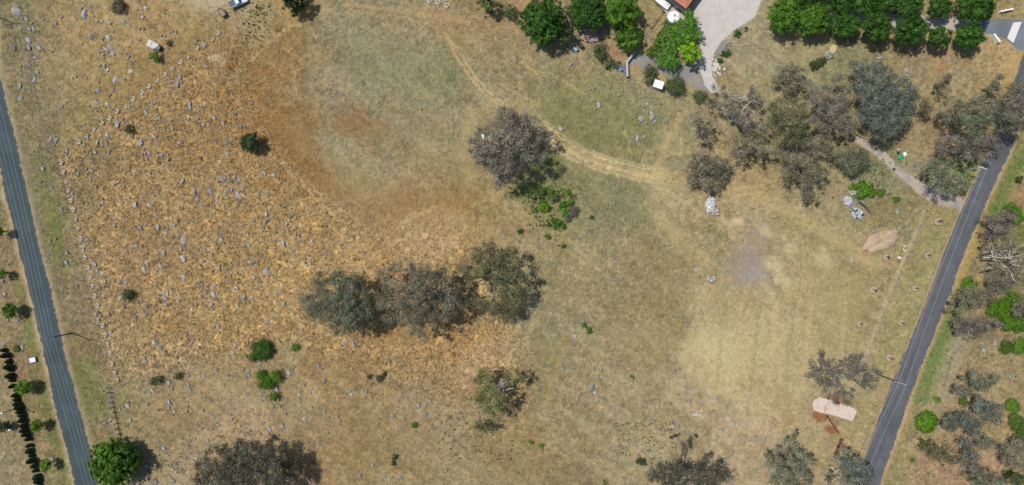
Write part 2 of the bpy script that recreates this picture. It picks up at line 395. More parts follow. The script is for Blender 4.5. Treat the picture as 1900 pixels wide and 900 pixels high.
def ground_field(px, py):
    """returns linear albedo (n,3) and (straw, speckle, bare) at photo pixel coordinates"""
    shp = px.shape
    px = px.ravel().astype(float); py = py.ravel().astype(float)
    wx = px + 34 * (fbm(px / 70 + 3, py / 70, 4) - 0.5) * 2
    wy = py + 34 * (fbm(px / 70 + 50, py / 70 + 20, 4) - 0.5) * 2
    cx = np.clip(wx, -30, 1930); cy = np.clip(wy, -25, 925)
    num = np.zeros((len(px), 3)); den = np.zeros(len(px))
    for (a, b), c in zip(CP[:, :2], CPL):
        w = 1.0 / ((cx - a) ** 2 + (cy - b) ** 2 + 700.0) ** 1.8
        num += w[:, None] * c; den += w
    col = num / den[:, None]
    n_big = fbm(px / 42, py / 42, 4); n_mid = fbm(px / 13 + 7, py / 13, 4); n_sm = fbm(px / 4.5, py / 4.5 + 31, 3)
    nd = fbm(px / 26 + 90, py / 26 + 4, 5, 0.6)
    # mottling between greener and strawier turf
    gr = sstep(0.5, 0.72, n_big) * 0.30
    sd_r = poly_sd(px + 20 * (n_big - .5), py + 20 * (n_mid - .5), ROCKY)
    rocky = sstep(14, -20, sd_r)
    col = col * (1 - gr[:, None] * (1 - 0.8 * rocky[:, None])) + (np.array(lin((124, 120, 74))) * gr[:, None]) * (1 - 0.8 * rocky[:, None])
    rs = sstep(0.54, 0.74, nd) * (0.12 + .26 * rocky)
    col = col * (1 - rs[:, None]) + np.array(lin((146, 108, 66))) * rs[:, None]
    ps = sstep(0.55, 0.75, fbm(px / 18 + 33, py / 18 + 71, 5, 0.6)) * (.20 + .14 * rocky)
    col = col * (1 - ps[:, None]) + np.array(lin((184, 164, 124))) * ps[:, None]
    col *= (1 + (n_mid - .5) * (.50 + .40 * rocky))[:, None]
    hz = (fbm(px / 6 + 200, py / 6 + 100, 4) - .5) * .55
    col *= np.stack([1 + hz * .5, 1 + hz * .15, 1 - hz * .35], -1)      # browner and greener flecks
    col *= (0.62 + 0.76 * n_sm)[:, None]
    # mown swaths slanting across the paddock
    u = px * .80 + py * .60; v = -px * .60 + py * .80
    sw = fbm(u / 90 + 3, v / 16 + 8, 4); sw2 = fbm(u / 40 + 13, v / 7 + 2, 3)
    ms = (1 - rocky) * (px > 120) * (px < 1640)
    k = sstep(.5, .72, sw) * .24 * ms; col = col * (1 - k[:, None]) + np.array(lin((176, 164, 124))) * k[:, None]
    k = sstep(.5, .70, 1 - sw) * .18 * ms; col = col * (1 - k[:, None]) + np.array(lin((128, 104, 66))) * k[:, None]
    col *= (1 + (sw2 - .5) * .30 * ms)[:, None]
    # net of bleached stalks
    r1 = np.abs(2 * fbm(wx / 10 + 4, py / 10 + 4, 3) - 1); r2 = np.abs(2 * fbm(px / 17 + 44, wy / 17 + 14, 3) - 1); r3 = np.abs(2 * fbm(wx / 26 + 24, wy / 26 + 34, 4) - 1)
    net = np.maximum(np.maximum(sstep(.11, .02, r1), sstep(.075, .01, r2)), sstep(.05, .01, r3) * .9)
    k = net * (.26 + .44 * rocky * sstep(.40, .62, fbm(px / 60 + 8, py / 60 + 80, 3))) * (.6 + .8 * n_sm)
    k = np.clip(k, 0, .8); col = col * (1 - k[:, None]) + np.array(lin((218, 186, 130))) * k[:, None]
    k = rocky * sstep(.55, .72, fbm(px / 7 + 120, py / 7 + 9, 3)) * .45; col = col * (1 - k[:, None]) + np.array(lin((112, 86, 50))) * k[:, None]
    straw = 0.35 + 0.65 * rocky
    speck = 0.25 + 0.5 * n_big
    bare = np.zeros(len(px))
    def blend(m, c, st=None, br=None):
        nonlocal col, straw, bare
        m = np.clip(m, 0, 1)
        col = col * (1 - m[:, None]) + np.array(lin(c)) * m[:, None]
        if st is not None: straw = straw * (1 - m) + st * m
        if br is not None: bare = bare * (1 - m) + br * m
    def stroke(pts, wd, c, a, rag=0.6, soft=1.0, **k):
        d = seg_dist(px + 8 * (n_mid - .5) * rag, py + 8 * (n_sm - .5) * rag, pts)
        blend(sstep(wd * (1 + .6 * soft), wd * (1 - .7 * soft), d + wd * 1.2 * rag * (n_sm - .5)) * a * (0.55 + 0.9 * (n_mid - .05)), c, **k)
    def patch(pts, c, a, soft=8, rag=1.0, **k):
        d = poly_sd(px + 22 * (n_mid - .5) * rag, py + 22 * (nd - .5) * rag, pts)
        blend(sstep(soft, -soft, d + 7 * rag * (n_sm - .5)) * a, c, **k)
    def blob(x, y, rx, ry, c, a, rot=0.0, soft=.5, **k):
        ca, sa = math.cos(rot), math.sin(rot)
        dx = px - x + 14 * (n_mid - .5); dy = py - y + 14 * (nd - .5)
        u = (dx * ca + dy * sa) / rx; v = (-dx * sa + dy * ca) / ry
        r = np.hypot(u, v) + .25 * (n_sm - .5)
        blend(sstep(1 + soft, 1 - soft, r) * a, c, **k)
    # broad zones of greener and browner pasture
    for pts, c, a in (([(1010,150),(1120,140),(1240,200),(1240,270),(1180,290),(1090,270),(1010,220)], (114,118,66), .5), ([(1060,310),(1160,330),(1210,390),(1190,430),(1090,410),(1050,350)], (122,122,80), .5),
        ([(640,60),(860,70),(900,150),(830,190),(720,170),(620,120)], (136,136,98), .5), ([(540,250),(600,268),(730,335),(710,372),(600,325),(560,290)], (156,148,110), .5), ([(760,180),(900,240),(860,330),(780,300)], (144,134,92), .35),
        ([(420,80),(480,100),(510,200),(570,255),(640,330),(720,360),(800,330),(880,330),(870,400),(800,420),(700,410),(600,390),(520,330),(460,250),(420,160)], (150, 110, 58), .65), ([(440,90),(480,120),(505,200),(570,270),(620,330),(560,330),(480,240),(440,150)], (138, 94, 46), .45), ([(280,120),(430,70),(520,230),(600,340),(500,350),(420,300),(300,260),(190,255)], (144, 106, 58), .4), ([(595,215),(650,203),(700,230),(740,262),(680,256),(620,240)], (138,96,52), .5),
        ([(1230,470),(1290,500),(1270,580),(1200,560),(1170,500)], (142,116,72), .4), ([(1420,395),(1540,420),(1620,500),(1560,540),(1440,450)], (150,140,88), .35), ([(1530,520),(1640,470),(1600,640),(1540,700)], (156,146,94), .35),
        ([(1730,400),(1770,400),(1690,600),(1640,720),(1600,800),(1590,780),(1660,590)], (146,148,90), .45), ([(990,290),(1040,300),(1050,340),(980,350)], (104,112,54), .5), ([(960,640),(1040,640),(1020,760),(970,740)], (136,126,84), .35),
        ([(900,800),(1000,830),(1160,900),(880,900)], (138,116,74), .4), ([(600,760),(760,780),(840,880),(640,900)], (142,116,72), .35), ([(1180,560),(1260,600),(1240,700),(1160,660)], (148,126,80), .3)):
        patch(pts, c, a * .80, 44 if len(pts) > 6 else 28, 2.8)
    # road edges and verges
    stroke(LR_L, 7, (186, 164, 126), .8, .5); stroke(LR_R, 7, (168, 152, 116), .8, .5)
    stroke([(x - 18, y) for x, y in LR_L[6:]], 9, (100, 112, 50), .55)
    stroke([(x + 36, y) for x, y in LR_R[4:9]], 14, (100, 112, 54), .45); stroke([(x + 28, y) for x, y in LR_R[12:15]], 22, (104, 114, 54), .5)
    stroke([(x + 10, y) for x, y in LR_R[3:9]], 6, (134, 124, 100), .6)
    stroke(RR_L, 6, (176, 150, 112), .75, .5); stroke(RR_R, 6, (196, 160, 116), .8, .5)
    stroke([(x + 26, y) for x, y in RR_R[4:8]], 15, (88, 122, 52), .6); stroke([(x + 20, y - 2) for x, y in RR_R[10:14]], 14, (96, 126, 58), .6)
    stroke([(x + 58, y) for x, y in RR_R[11:14]], 17, (172, 156, 126), .55)
    stroke([(x + 10, y) for x, y in RR_R[7:11]], 8, (186, 160, 96), .6)
    stroke([(1890,100),(1870,140),(1850,170)], 14, (196, 162, 104), .6)
    # bare strips along the fences, and a dark ditch line
    stroke([(35,0),(52,95),(62,170),(95,285)], 5, (128, 116, 92), .6)
    stroke([(130,282),(300,150),(417,67)], 2.0, (176, 146, 98), .55, .3)
    stroke([(118,300),(212,700)], 9, (178, 146, 108), .35)
    stroke([(1716,392),(1640,570),(1600,680),(1560,770)], 4, (196, 178, 146), .5, .7, br=.6)
    stroke([(204,724),(212,760),(224,815)], 2.2, (62, 60, 46), .8, .3)  # ditch below the fence, its shadow painted in as dark colour
    stroke([(208,724),(204,748)], 5, (128, 122, 124), .6, .3)
    stroke([(1768,660),(1752,716)], 2, (110, 104, 84), .6, .3)
    # vehicle tracks
    stroke([(1008,240),(1040,268),(1080,290),(1130,308),(1190,322),(1230,328)], 15, (180, 158, 112), .40, 1.4)
    T1 = [(1008,240),(1040,268),(1080,290),(1130,308),(1190,322),(1230,328)]
    for off, a in ((-15, .5), (-10, .85), (-5, .5), (0, .8), (4, .9), (9, .55), (13, .7)):
        stroke([(x - off * .35, y + off) for x, y in T1], 1.7, (216, 192, 142), a, .9)
    stroke([(870,330),(860,285),(866,240),(890,205),(930,190),(980,205),(1012,236)], 12, (184, 164, 118), .42, 1.6)
    for o in (-6, 5): stroke([(826,60 ),(850 + o,100),(876 + o,140),(905 + o,175),(935 + o,196)], 2.2, (200, 172, 124), .8)
    stroke([(640,8),(700,14),(760,22),(820,30),(870,42)], 4, (190, 160, 112), .5); stroke([(660,20),(740,30),(800,45)], 2.5, (188, 160, 114), .4)
    patch([(780,18),(850,26),(905,48),(880,62),(862,100),(838,104),(826,70),(790,36)], (166, 130, 88), .4, 16, 1.8)
    stroke([(1262,215),(1240,260),(1216,318)], 7, (190, 166, 120), .6)
    stroke([(1232,328),(1216,372),(1228,410),(1256,436),(1286,462),(1312,486)], 14, (190, 168, 120), .5, 1.4)
    stroke([(1240,330),(1320,340),(1400,360),(1480,400),(1560,450),(1620,490)], 12, (194, 170, 120), .5)
    for o in (-7, 6): stroke([(1330,372 + o),(1375,356 + o),(1420,350 + o)], 2.2, (204, 176, 122), .6, .4)
    stroke([(1335,400),(1352,416),(1362,440)], 6, (204, 180, 136), .6); stroke([(1362,410),(1375,412)], 6, (214, 192, 152), .7)
    stroke([(1312,520),(1300,560),(1290,600),(1272,640),(1272,668),(1300,700),(1336,724),(1380,744),(1430,776)], 5, (198, 172, 122), .55)
    stroke([(1290,640),(1340,700),(1400,740),(1450,780)], 3, (204, 180, 130), .5)
    patch([(1300,510),(1290,600),(1270,660),(1310,710),(1380,750),(1480,790),(1560,640),(1600,520),(1500,470),(1420,560)], (186, 166, 116), .35, 22)
    blob(1355,660,75,50,(200,182,134),.55,0,.7)
    for k in range(9):      # mower swaths
        x0 = 1330 + 32 * k
        stroke([(x0, 720), (x0 + 16, 560)], 4, (200, 178, 128) if k % 2 else (156, 144, 92), .42)
    stroke([(1010,760),(1030,690),(1050,620)], 5, (182, 152, 102), .35)
    stroke([(960,800),(1060,850),(1180,880)], 3, (186, 156, 112), .35); 
    for pts in ([(500,285),(560,330),(620,380),(700,440)], [(520,300),(590,372),(650,430)], [(440,300),(520,340),(600,410),(700,480)], [(250,300),(360,330),(470,330)],
                [(500,480),(600,500),(690,500)], [(480,520),(560,540),(600,520)], [(640,500),(660,450),(740,420),(800,390)], [(700,460),(760,400),(820,380)],
                [(560,600),(480,560),(420,530)], [(590,640),(700,650),(800,640)], [(1020,440),(1060,470),(1110,500)], [(1040,430),(1100,490)], [(1154,400),(1162,440),(1160,460)],
                [(1000,130),(1050,150),(1090,180)], [(960,160),(1000,200)], [(1160,230),(1170,290)], [(960,100),(1010,150)],[(430,140),(520,60),(600,20)], [(470,30),(520,70)]):
        stroke(pts, 2.0, (206, 178, 128), .5, 2.2)
    # trampled camps, patches, mounds
    blob(800,442,60,30,(200,170,134),.42,0,.8, st=.5); blob(830,405,34,18,(190,160,120),.35, 0,.7)
    blob(930,652,42,24,(194,162,130),.42,0,.8, st=.4); blob(868,690,20,32,(194,170,140),.45, 0,.7)
    blob(1396,470,30,58,(160,146,126),.55,.35,.55, st=.1, br=.8); blob(1386,496,34,34,(154,142,130),.6,0,.5, st=.1, br=.8); blob(1398,510,20,14,(160,154,146),.55,0,.5, br=.8)
    patch([(1602,452),(1612,432),(1632,424),(1660,425),(1668,436),(1655,452),(1630,468),(1606,472)], (176, 146, 110), .9, 3, .4, st=.1, br=.6)
    stroke([(1608,464),(1640,452),(1660,438)], 3, (150, 112, 80), .6, .4)
    blob(1590,380,20,24,(150,146,140),.55,0,.5, br=.8); blob(1560,362,26,12,(182,152,124),.5)
    blob(1640,385,46,26,(126,116,76),.4)
    for x, y in ((1523,772),(1543,796)): blob(x, y, 13, 9, (142, 84, 48), .75, .2, .4, st=.1)
    blob(1556,742,20,6,(146,88,54),.6,.4,.4)
    blob(475,45,28,40,(178,156,112),.5); blob(403,108,14,13,(182,164,134),.7,0,.5); blob(440,45,16,18,(176,150,116),.5,0,.5)
    blob(385,2,34,16,(196,178,146),.7,0,.6, br=.5)
    blob(548,10,34,26,(196,160,92),.6,0,.4); blob(1300,600,12,8,(190,170,120),.3)
    blob(740,250,60,26,(138,128,92),.35); blob(652,232,40,18,(142,106,62),.3); blob(535,82,22,8,(152,110,62),.3,-.6); blob(722,95,12,5,(150,108,62),.35,.2); blob(590,110,8,4,(156,108,56),.35)
    blob(835,140,14,12,(104,116,64),.6); blob(1190,222,40,18,(112,114,58),.35); blob(1100,262,40,14,(110,112,56),.35); blob(1010,300,28,20,(98,108,40),.55)
    blob(1015,385,50,36,(140,134,84),.4); blob(1000,356,50,14,(104,128,62),.7); blob(1040,400,40,34,(132,134,84),.45)
    blob(1270,330,14,10,(176,148,104),.4); blob(1320,645,40,26,(206,188,142),.4,0,.7)
    for x, y, rx, ry in ((1530,480,16,12),(1525,462,9,6),(1440,490,20,14),(1465,460,12,10),(1450,520,16,10),(1420,430,12,8),(1455,440,8,5)):
        blob(x, y, rx, ry, (214, 194, 150), .5, .5, .7)
    # bare garden soil and leaf litter
    patch([(1120,70),(1142,76),(1150,100),(1160,110),(1150,130),(1130,122),(1118,96)], (176, 140, 110), .7, 5, .5, st=.05, br=.6)
    blob(1142,99,6,5,(176,104,78),.8,0,.4)
    patch([(940,20),(975,20),(968,60),(930,40)], (172, 140, 98), .6, 6, .6, st=.2)
    blob(1350,46,14,4,(166,110,78),.6,-.4,.5); blob(1545,93,7,9,(206,184,136),.95,0,.3, st=.05, br=.7)
    blob(1750,122,10,8,(186,124,80),.5); blob(1795,115,9,8,(184,122,78),.55); blob(1700,100,10,6,(184,130,86),.5); blob(1760,100,22,4,(190,136,94),.5,-.3)
    blob(1285,165,24,12,(170,152,110),.4); blob(1180,128,11,8,(176,142,88),.6)
    blob(1880,72,14,10,(190,150,104),.3)
    # soft gravel edges round the drives
    for p, c in ((GRAVEL, (206, 198, 182)), (GREY_YARD, (150, 142, 130)), (TRACK, (182, 164, 140)), (DRIVE_GRAVEL, (192, 178, 156))):
        patch(p, c, .75, 5, .35, st=.05, br=.8)
    patch([(1285,20),(1292,40),(1302,60),(1322,62),(1326,40),(1306,26)], (206, 184, 158), .6, 6, .6, br=.8)
    col = np.clip(col / LIT, 0.003, 0.7)
    return col.reshape(shp + (3,)), np.stack([straw, speck, bare], -1).reshape(shp + (3,))

# ------------------------------------------------------------------ ground sheet, one piece out to the horizon
def axis(half, step, far):
    a = list(np.arange(-half, half + step / 2, step)); s = step
    out = []; x = half
    while x < far: s *= 1.16; x += s; out.append(x)
    return np.array([-v for v in reversed(out)] + a + out)
def road_mask_px(px, py):
    m = np.full(px.shape, 1e9)
    for p in (LR_L + LR_R[::-1], RR_L + RR_R[::-1], GRAVEL, GREY_YARD, DRIVE_GRAVEL, DRIVE_SEAL, TRACK):
        m = np.minimum(m, poly_sd(px, py, p))
    return m
def relief(px, py, rocky=None):
    """small humps and hollows of the turf, always below the road level"""
    x = px * S; y = py * S
    d = road_mask_px(px, py)
    k = sstep(4, 30, d)
    a = 0.05 + 0.13 * sstep(14, -20, poly_sd(px, py, ROCKY))
    return -k * (a * fbm(x / 0.9, y / 0.9, 3) + 0.35 * fbm(x / 14, y / 14, 3))
xs = axis(142, 0.28, 2600); ys = axis(74, 0.28, 2600)
GXX, GYY = np.meshgrid(xs, ys)
PXX = GXX / S + CX; PYY = CY - GYY / S
gcol, gaux = ground_field(PXX, PYY)
far = sstep(1500, 6000, np.hypot(PXX - CX, PYY - CY))[..., None]
gz = relief(PXX, PYY) * (1 - far[..., 0])
nx, ny = len(xs), len(ys)
gv = np.stack([GXX, GYY, gz], -1).reshape(-1, 3)
ii = (np.arange(ny - 1)[:, None] * nx + np.arange(nx - 1)[None, :]).ravel()
gf = np.stack([ii, ii + 1, ii + nx + 1, ii + nx], -1)
gm = mesh_np('ground', gv, gf, gcol.reshape(-1, 3), True, extra={'Aux': gaux.reshape(-1, 3)})

def ground_material():
    m, t, b = new_mat('dry_grass_ground')
    col = N(t, 'ShaderNodeAttribute', attribute_name='Col').outputs['Color']
    aux = N(t, 'ShaderNodeAttribute', attribute_name='Aux').outputs['Color']
    sp = N(t, 'ShaderNodeSeparateColor'); t.links.new(aux, sp.inputs[0])
    straw, speck, bare = sp.outputs
    p = geo_pos(t)
    warp = noise(t, 0.35, 3, 0.6, p)
    wv = N(t, 'ShaderNodeVectorMath', operation='MULTIPLY_ADD')
    t.links.new(warp.outputs['Color'], wv.inputs[0]); wv.inputs[1].default_value = (3.2, 3.2, 0); t.links.new(p, wv.inputs[2])
    # matted straw: ridges round small hollows
    vo = N(t, 'ShaderNodeTexVoronoi', feature='F1'); vo.inputs['Scale'].default_value = 1.0; vo.inputs['Randomness'].default_value = 1
    wn = noise(t, 1.6, 3, 0.6, p); wv2 = N(t, 'ShaderNodeVectorMath', operation='MULTIPLY_ADD')
    t.links.new(wn.outputs['Color'], wv2.inputs[0]); wv2.inputs[1].default_value = (0.8, 0.8, 0); t.links.new(wv.outputs[0], wv2.inputs[2])
    t.links.new(wv2.outputs[0], vo.inputs['Vector'])
    ridge = mapr(t, vo.outputs['Distance'], 0.12, 0.62, 0, 1)
    # long lying stems
    st = N(t, 'ShaderNodeVectorMath', operation='MULTIPLY'); t.links.new(wv.outputs[0], st.inputs[0]); st.inputs[1].default_value = (0.9, 2.6, 0)
    fib = noise(t, 1.5, 5, 0.7, st.outputs[0], 0.8)
    st2 = N(t, 'ShaderNodeVectorMath', operation='MULTIPLY'); t.links.new(wv2.outputs[0], st2.inputs[0]); st2.inputs[1].default_value = (3.0, 0.9, 0)
    fib2 = noise(t, 1.5, 5, 0.7, st2.outputs[0], 0.8)
    f1 = math_(t, 'MAXIMUM', fib.outputs[0], fib2.outputs[0])
    fibm = mapr(t, f1, 0.52, 0.66, 0, 1)
    fine = noise(t, 5.5, 4, 0.7, p)
    mid = noise(t, 1.1, 5, 0.68, p)
    # value detail
    v = math_(t, 'ADD', mapr(t, fine.outputs[0], 0.28, 0.72, -0.55, 0.55), mapr(t, mid.outputs[0], 0.28, 0.72, -0.17, 0.17))
    v = math_(t, 'MULTIPLY', v, mapr(t, bare, 0, 1, 1, 0.45))
    v = math_(t, 'ADD', v, 1.0)
    vr = math_(t, 'MULTIPLY', math_(t, 'SUBTRACT', ridge, 0.72), math_(t, 'MULTIPLY', mapr(t, straw, .3, 1, 0, 1), 1.25))
    v = math_(t, 'ADD', v, vr)
    cc = N(t, 'ShaderNodeCombineColor')
    for i in range(3): t.links.new(v, cc.inputs[i])
    c1 = mixc(t, 1.0, col, cc.outputs[0], 'MULTIPLY')
    # bleached stems, clumps of living grass, dark soil
    fs = math_(t, 'MULTIPLY', fibm, math_(t, 'MULTIPLY', straw, 0.55))
    lc = mixc(t, mapr(t, straw, .3, 1, 0, 1), (0.39, 0.335, 0.22), (0.47, 0.335, 0.145))
    c2 = mixc(t, fs, c1, lc)
    gn = noise(t, 2.2, 4, 0.65, p)
    gs = math_(t, 'MULTIPLY', mapr(t, gn.outputs[0], 0.58, 0.72, 0, 0.35), mapr(t, straw, 0.3, 1.0, 1.0, 0.15))
    gs = math_(t, 'MULTIPLY', gs, mapr(t, bare, 0, 0.6, 1, 0))
    c3 = mixc(t, gs, c2, (0.13, 0.115, 0.045))
    t.links.new(c3, b.inputs['Base Color'])
    b.inputs['Roughness'].default_value = 0.95
    b.inputs['Specular IOR Level'].default_value = 0.1
    h = math_(t, 'ADD', math_(t, 'MULTIPLY', fine.outputs[0], 0.5), math_(t, 'ADD', math_(t, 'MULTIPLY', f1, 0.6), math_(t, 'MULTIPLY', ridge, 0.5)))
    bn = N(t, 'ShaderNodeBump'); bn.inputs['Strength'].default_value = 0.6; bn.inputs['Distance'].default_value = 0.16
    t.links.new(h, bn.inputs['Height']); t.links.new(bn.outputs[0], b.inputs['Normal'])
    return m
M['ground'] = ground_material()
g = link('ground', gm, M['ground']); tag(g, kind='structure')

# ------------------------------------------------------------------ roads and drives
def asphalt_mat(name, base, second):
    m, t, b = new_mat(name)
    p = geo_pos(t)
    n1 = noise(t, 0.35, 4, 0.6, p); n2 = noise(t, 7, 4, 0.7, p); n3 = noise(t, 0.12, 3, 0.55, p)
    c = mixc(t, mapr(t, n1.outputs[0], 0.35, 0.7, 0, 1), tuple(base), tuple(second))
    f = math_(t, 'MULTIPLY', mapr(t, n2.outputs[0], 0.25, 0.75, 0.78, 1.22), mapr(t, n3.outputs[0], 0.3, 0.7, 0.82, 1.18))
    a = N(t, 'ShaderNodeAttribute', attribute_name='Col')      # wheel paths worn paler, gritty edges
    sp = N(t, 'ShaderNodeSeparateColor'); t.links.new(a.outputs['Color'], sp.inputs[0])
    f = math_(t, 'MULTIPLY', f, mapr(t, sp.outputs[0], 0, 1, 1.0, 1.22))
    cc = N(t, 'ShaderNodeCombineColor')
    for i in range(3): t.links.new(f, cc.inputs[i])
    c = mixc(t, 1.0, c, cc.outputs[0], 'MULTIPLY')
    n4 = noise(t, 1.2, 5, 0.7, p)
    e = math_(t, 'MULTIPLY', sp.outputs[1], mapr(t, n4.outputs[0], 0.42, 0.6, 0, 1))
    c = mixc(t, math_(t, 'MULTIPLY', e, 0.75), c, (0.34, 0.27, 0.18))
    t.links.new(c, b.inputs['Base Color']); b.inputs['Roughness'].default_value = 0.85; b.inputs['Specular IOR Level'].default_value = 0.3
    bn = N(t, 'ShaderNodeBump'); bn.inputs['Strength'].default_value = 0.3; bn.inputs['Distance'].default_value = 0.02
    t.links.new(n2.outputs[0], bn.inputs['Height']); t.links.new(bn.outputs[0], b.inputs['Normal'])
    return m
def resample(pts, step):
    out = [];
    pts = [np.array(p, float) for p in pts]
    for a, b in zip(pts[:-1], pts[1:]):
        n = max(1, int(np.linalg.norm(b - a) / step))
        for i in range(n): out.append(a + (b - a) * i / n)
    out.append(pts[-1]); return np.array(out)
def at_y(pts, y):
    p = np.array(pts); return np.interp(y, p[:, 1], p[:, 0])
def road(name, L, Rr, mat, z):
    # smooth centre run by y, seven vertices across
    y0, y1 = max(L[0][1], Rr[0][1]), min(L[-1][1], Rr[-1][1])
    yy = np.concatenate([[y0 - 1500], np.arange(y0, y1, 2.0), [y1 + 1500]])
    def sm(p):
        x = at_y(p, np.clip(yy, y0, y1)); k = np.ones(17) / 17
        xp = np.pad(x, 8, mode='edge'); x = np.convolve(xp, k, 'valid')
        p = np.array(p, float)
        x[0] += (p[0, 0] - p[2, 0]) / (p[0, 1] - p[2, 1]) * -1500; x[-1] += (p[-1, 0] - p[-3, 0]) / (p[-1, 1] - p[-3, 1]) * 1500
        return x
    xl = sm(L) + 5.0 * (fbm(yy / 7, yy * 0 + 3, 4) - .5); xr = sm(Rr) + 6.0 * (fbm(yy / 7, yy * 0 + 40, 4) - .5)
    us = [0, .05, .2, .32, .5, .68, .8, .95, 1]; wp = [0, 0, .35, .9, .2, .9, .35, 0, 0]; ed = [1, .15, 0, 0, 0, 0, 0, .15, 1]
    vs = []; cs = []
    for k in range(len(yy)):
        for u, w, e in zip(us, wp, ed):
            px = xl[k] * (1 - u) + xr[k] * u
            vs.append(((px - CX) * S, (CY - yy[k]) * S, z + 0.04 * (1 - (2 * u - 1) ** 2))); cs.append((w, e, 0))
    n = len(us); ii = (np.arange(len(yy) - 1)[:, None] * n + np.arange(n - 1)[None, :]).ravel()
    f = np.stack([ii, ii + n, ii + n + 1, ii + 1], -1)
    return tag(link(name, mesh_np(name, np.array(vs), f, np.array(cs)), mat), kind='structure')
M['asphalt_blue'] = asphalt_mat('blue_grey_asphalt', (0.031, 0.049, 0.055), (0.040, 0.060, 0.066))
M['asphalt'] = asphalt_mat('grey_asphalt', (0.068, 0.074, 0.081), (0.090, 0.095, 0.101))
road('road', LR_L, LR_R, M['asphalt_blue'], 0.012)
road('road', RR_L, RR_R, M['asphalt'], 0.028)

def sheet(name, pts, mat, z, rag=3.0, step=2.5, kind='structure'):
    q = resample(list(pts) + [pts[0]], step)[:-1]
    n = len(q); c = q.mean(0)
    nz = fbm(q[:, 0] / 9, q[:, 1] / 9, 4) - .5
    nb = np.roll(q, -1, 0) - np.roll(q, 1, 0); nn = np.stack([nb[:, 1], -nb[:, 0]], -1); nn /= np.linalg.norm(nn, axis=1)[:, None] + 1e-9
    q = q + nn * (nz * rag)[:, None]
    me = bpy.data.meshes.new(name)
    me.from_pydata([((x - CX) * S, (CY - y) * S, z) for x, y in q], [], [tuple(range(n))]); me.update()
    if me.polygons[0].normal.z < 0: me.flip_normals()
    return tag(link(name, me, mat), kind=kind)
M['gravel'] = simple_mat('pale_gravel', (0.43, 0.41, 0.375), 0.15, .7, 0.95, second=(0.40, 0.35, 0.28), sec_scale=0.16, sec_lo=0.5, sec_hi=0.7, bump=0.3)
M['grey_gravel'] = simple_mat('grey_gravel', (0.205, 0.195, 0.18), 0.25, 3, 0.95, second=(0.27, 0.235, 0.18), sec_scale=0.3, sec_lo=0.5, sec_hi=0.66, bump=0.3)
M['track_gravel'] = simple_mat('track_gravel', (0.345, 0.29, 0.235), 0.25, 3, 0.95, second=(0.25, 0.225, 0.20), sec_scale=0.25, sec_lo=0.5, sec_hi=0.62, bump=0.3)
M['drive_gravel'] = simple_mat('drive_gravel', (0.36, 0.32, 0.27), 0.2, 3, 0.95, second=(0.21, 0.225, 0.24), sec_scale=0.2, sec_lo=0.5, sec_hi=0.6, bump=0.3)
sheet('gravel_driveway', GRAVEL, M['gravel'], 0.012)
sheet('gravel_yard', GREY_YARD, M['grey_gravel'], 0.006)
sheet('gravel_driveway', DRIVE_GRAVEL, M['drive_gravel'], 0.018)
sheet('sealed_driveway', DRIVE_SEAL, asphalt_mat('driveway_asphalt', (0.125, 0.145, 0.165), (0.16, 0.18, 0.20)), 0.022, 1.5)
sheet('dirt_track', TRACK, M['track_gravel'], 0.008, 4)
# ------------------------------------------------------------------ trees and shrubs
def quads_from(centers, normals, size, rng, aspect=1.5, jitter=0.34):
    """one small leafy spray (a bent quad) per centre, turned to its normal"""
    n = len(centers)
    nrm = normals + rng.normal(0, jitter, (n, 3)); nrm /= np.linalg.norm(nrm, axis=1)[:, None] + 1e-9
    r = rng.normal(0, 1, (n, 3)); u = np.cross(nrm, r); u /= np.linalg.norm(u, axis=1)[:, None] + 1e-9
    v = np.cross(nrm, u)
    s = size * rng.uniform(0.6, 1.4, n)
    a = (s * aspect * 0.5)[:, None] * u; b = (s * 0.5)[:, None] * v
    p = np.empty((n, 4, 3))
    p[:, 0] = centers - a; p[:, 1] = centers + b * rng.uniform(.6, 1.2, n)[:, None]; p[:, 2] = centers + a; p[:, 3] = centers - b * rng.uniform(.6, 1.2, n)[:, None]
    return p.reshape(-1, 3), (np.arange(n * 4).reshape(n, 4))

def crown_mesh(name, lobes, palette, rng, leaf=0.3, dens=1.3, fill=0.55, clump=0.75, flat=0.75, outward=0.8, clump_n=26, sparse=0.0):
    """lobes: (x,y,z,r) in metres; foliage gathered in clumps through each lobe"""
    C = []; Nn = []; Cc = []
    pal = np.array(palette)
    for (x, y, z, r) in lobes:
        n = max(2, int(dens * math.pi * r * r / (leaf * leaf * 0.75) / clump_n))
        d = rng.normal(0, 1, (n, 3)); d[:, 2] = np.abs(d[:, 2]) * 0.9 - 0.25; d /= np.linalg.norm(d, axis=1)[:, None]
        rad = r * np.power(rng.uniform(0, 1, n), 0.38)
        cc = np.array([x, y, z]) + d * rad[:, None] * np.array([1, 1, flat])
        keep = rng.uniform(0, 1, n) > sparse
        cc = cc[keep]; d = d[keep]
        lobe_c = pal[rng.integers(len(pal))]
        for c, dd in zip(cc, d):
            m = int(clump_n * rng.uniform(0.6, 1.4))
            cs = clump * min(1.0, r / 1.3) * rng.uniform(0.6, 1.25)
            o = rng.normal(0, 0.5, (m, 3)); o[:, 2] *= 0.6
            C.append(c + o * cs)
            on = o / (np.linalg.norm(o, axis=1)[:, None] + 1e-6)
            Nn.append(dd * outward + on * 1.0 + np.array([0, 0, 0.35]))
            base = lobe_c * 0.5 + pal[rng.integers(len(pal))] * 0.5
            Cc.append(base * rng.uniform(0.72, 1.3) * rng.uniform(0.86, 1.14, (m, 1)))
    C = np.concatenate(C); Nn = np.concatenate(Nn); Cc = np.concatenate(Cc)
    C[:, 2] = np.maximum(C[:, 2], 0.08)
    v, f = quads_from(C, Nn, leaf, rng)
    return mesh_np(name, v, f, np.repeat(np.clip(Cc, 0.002, 0.9), 4, axis=0))

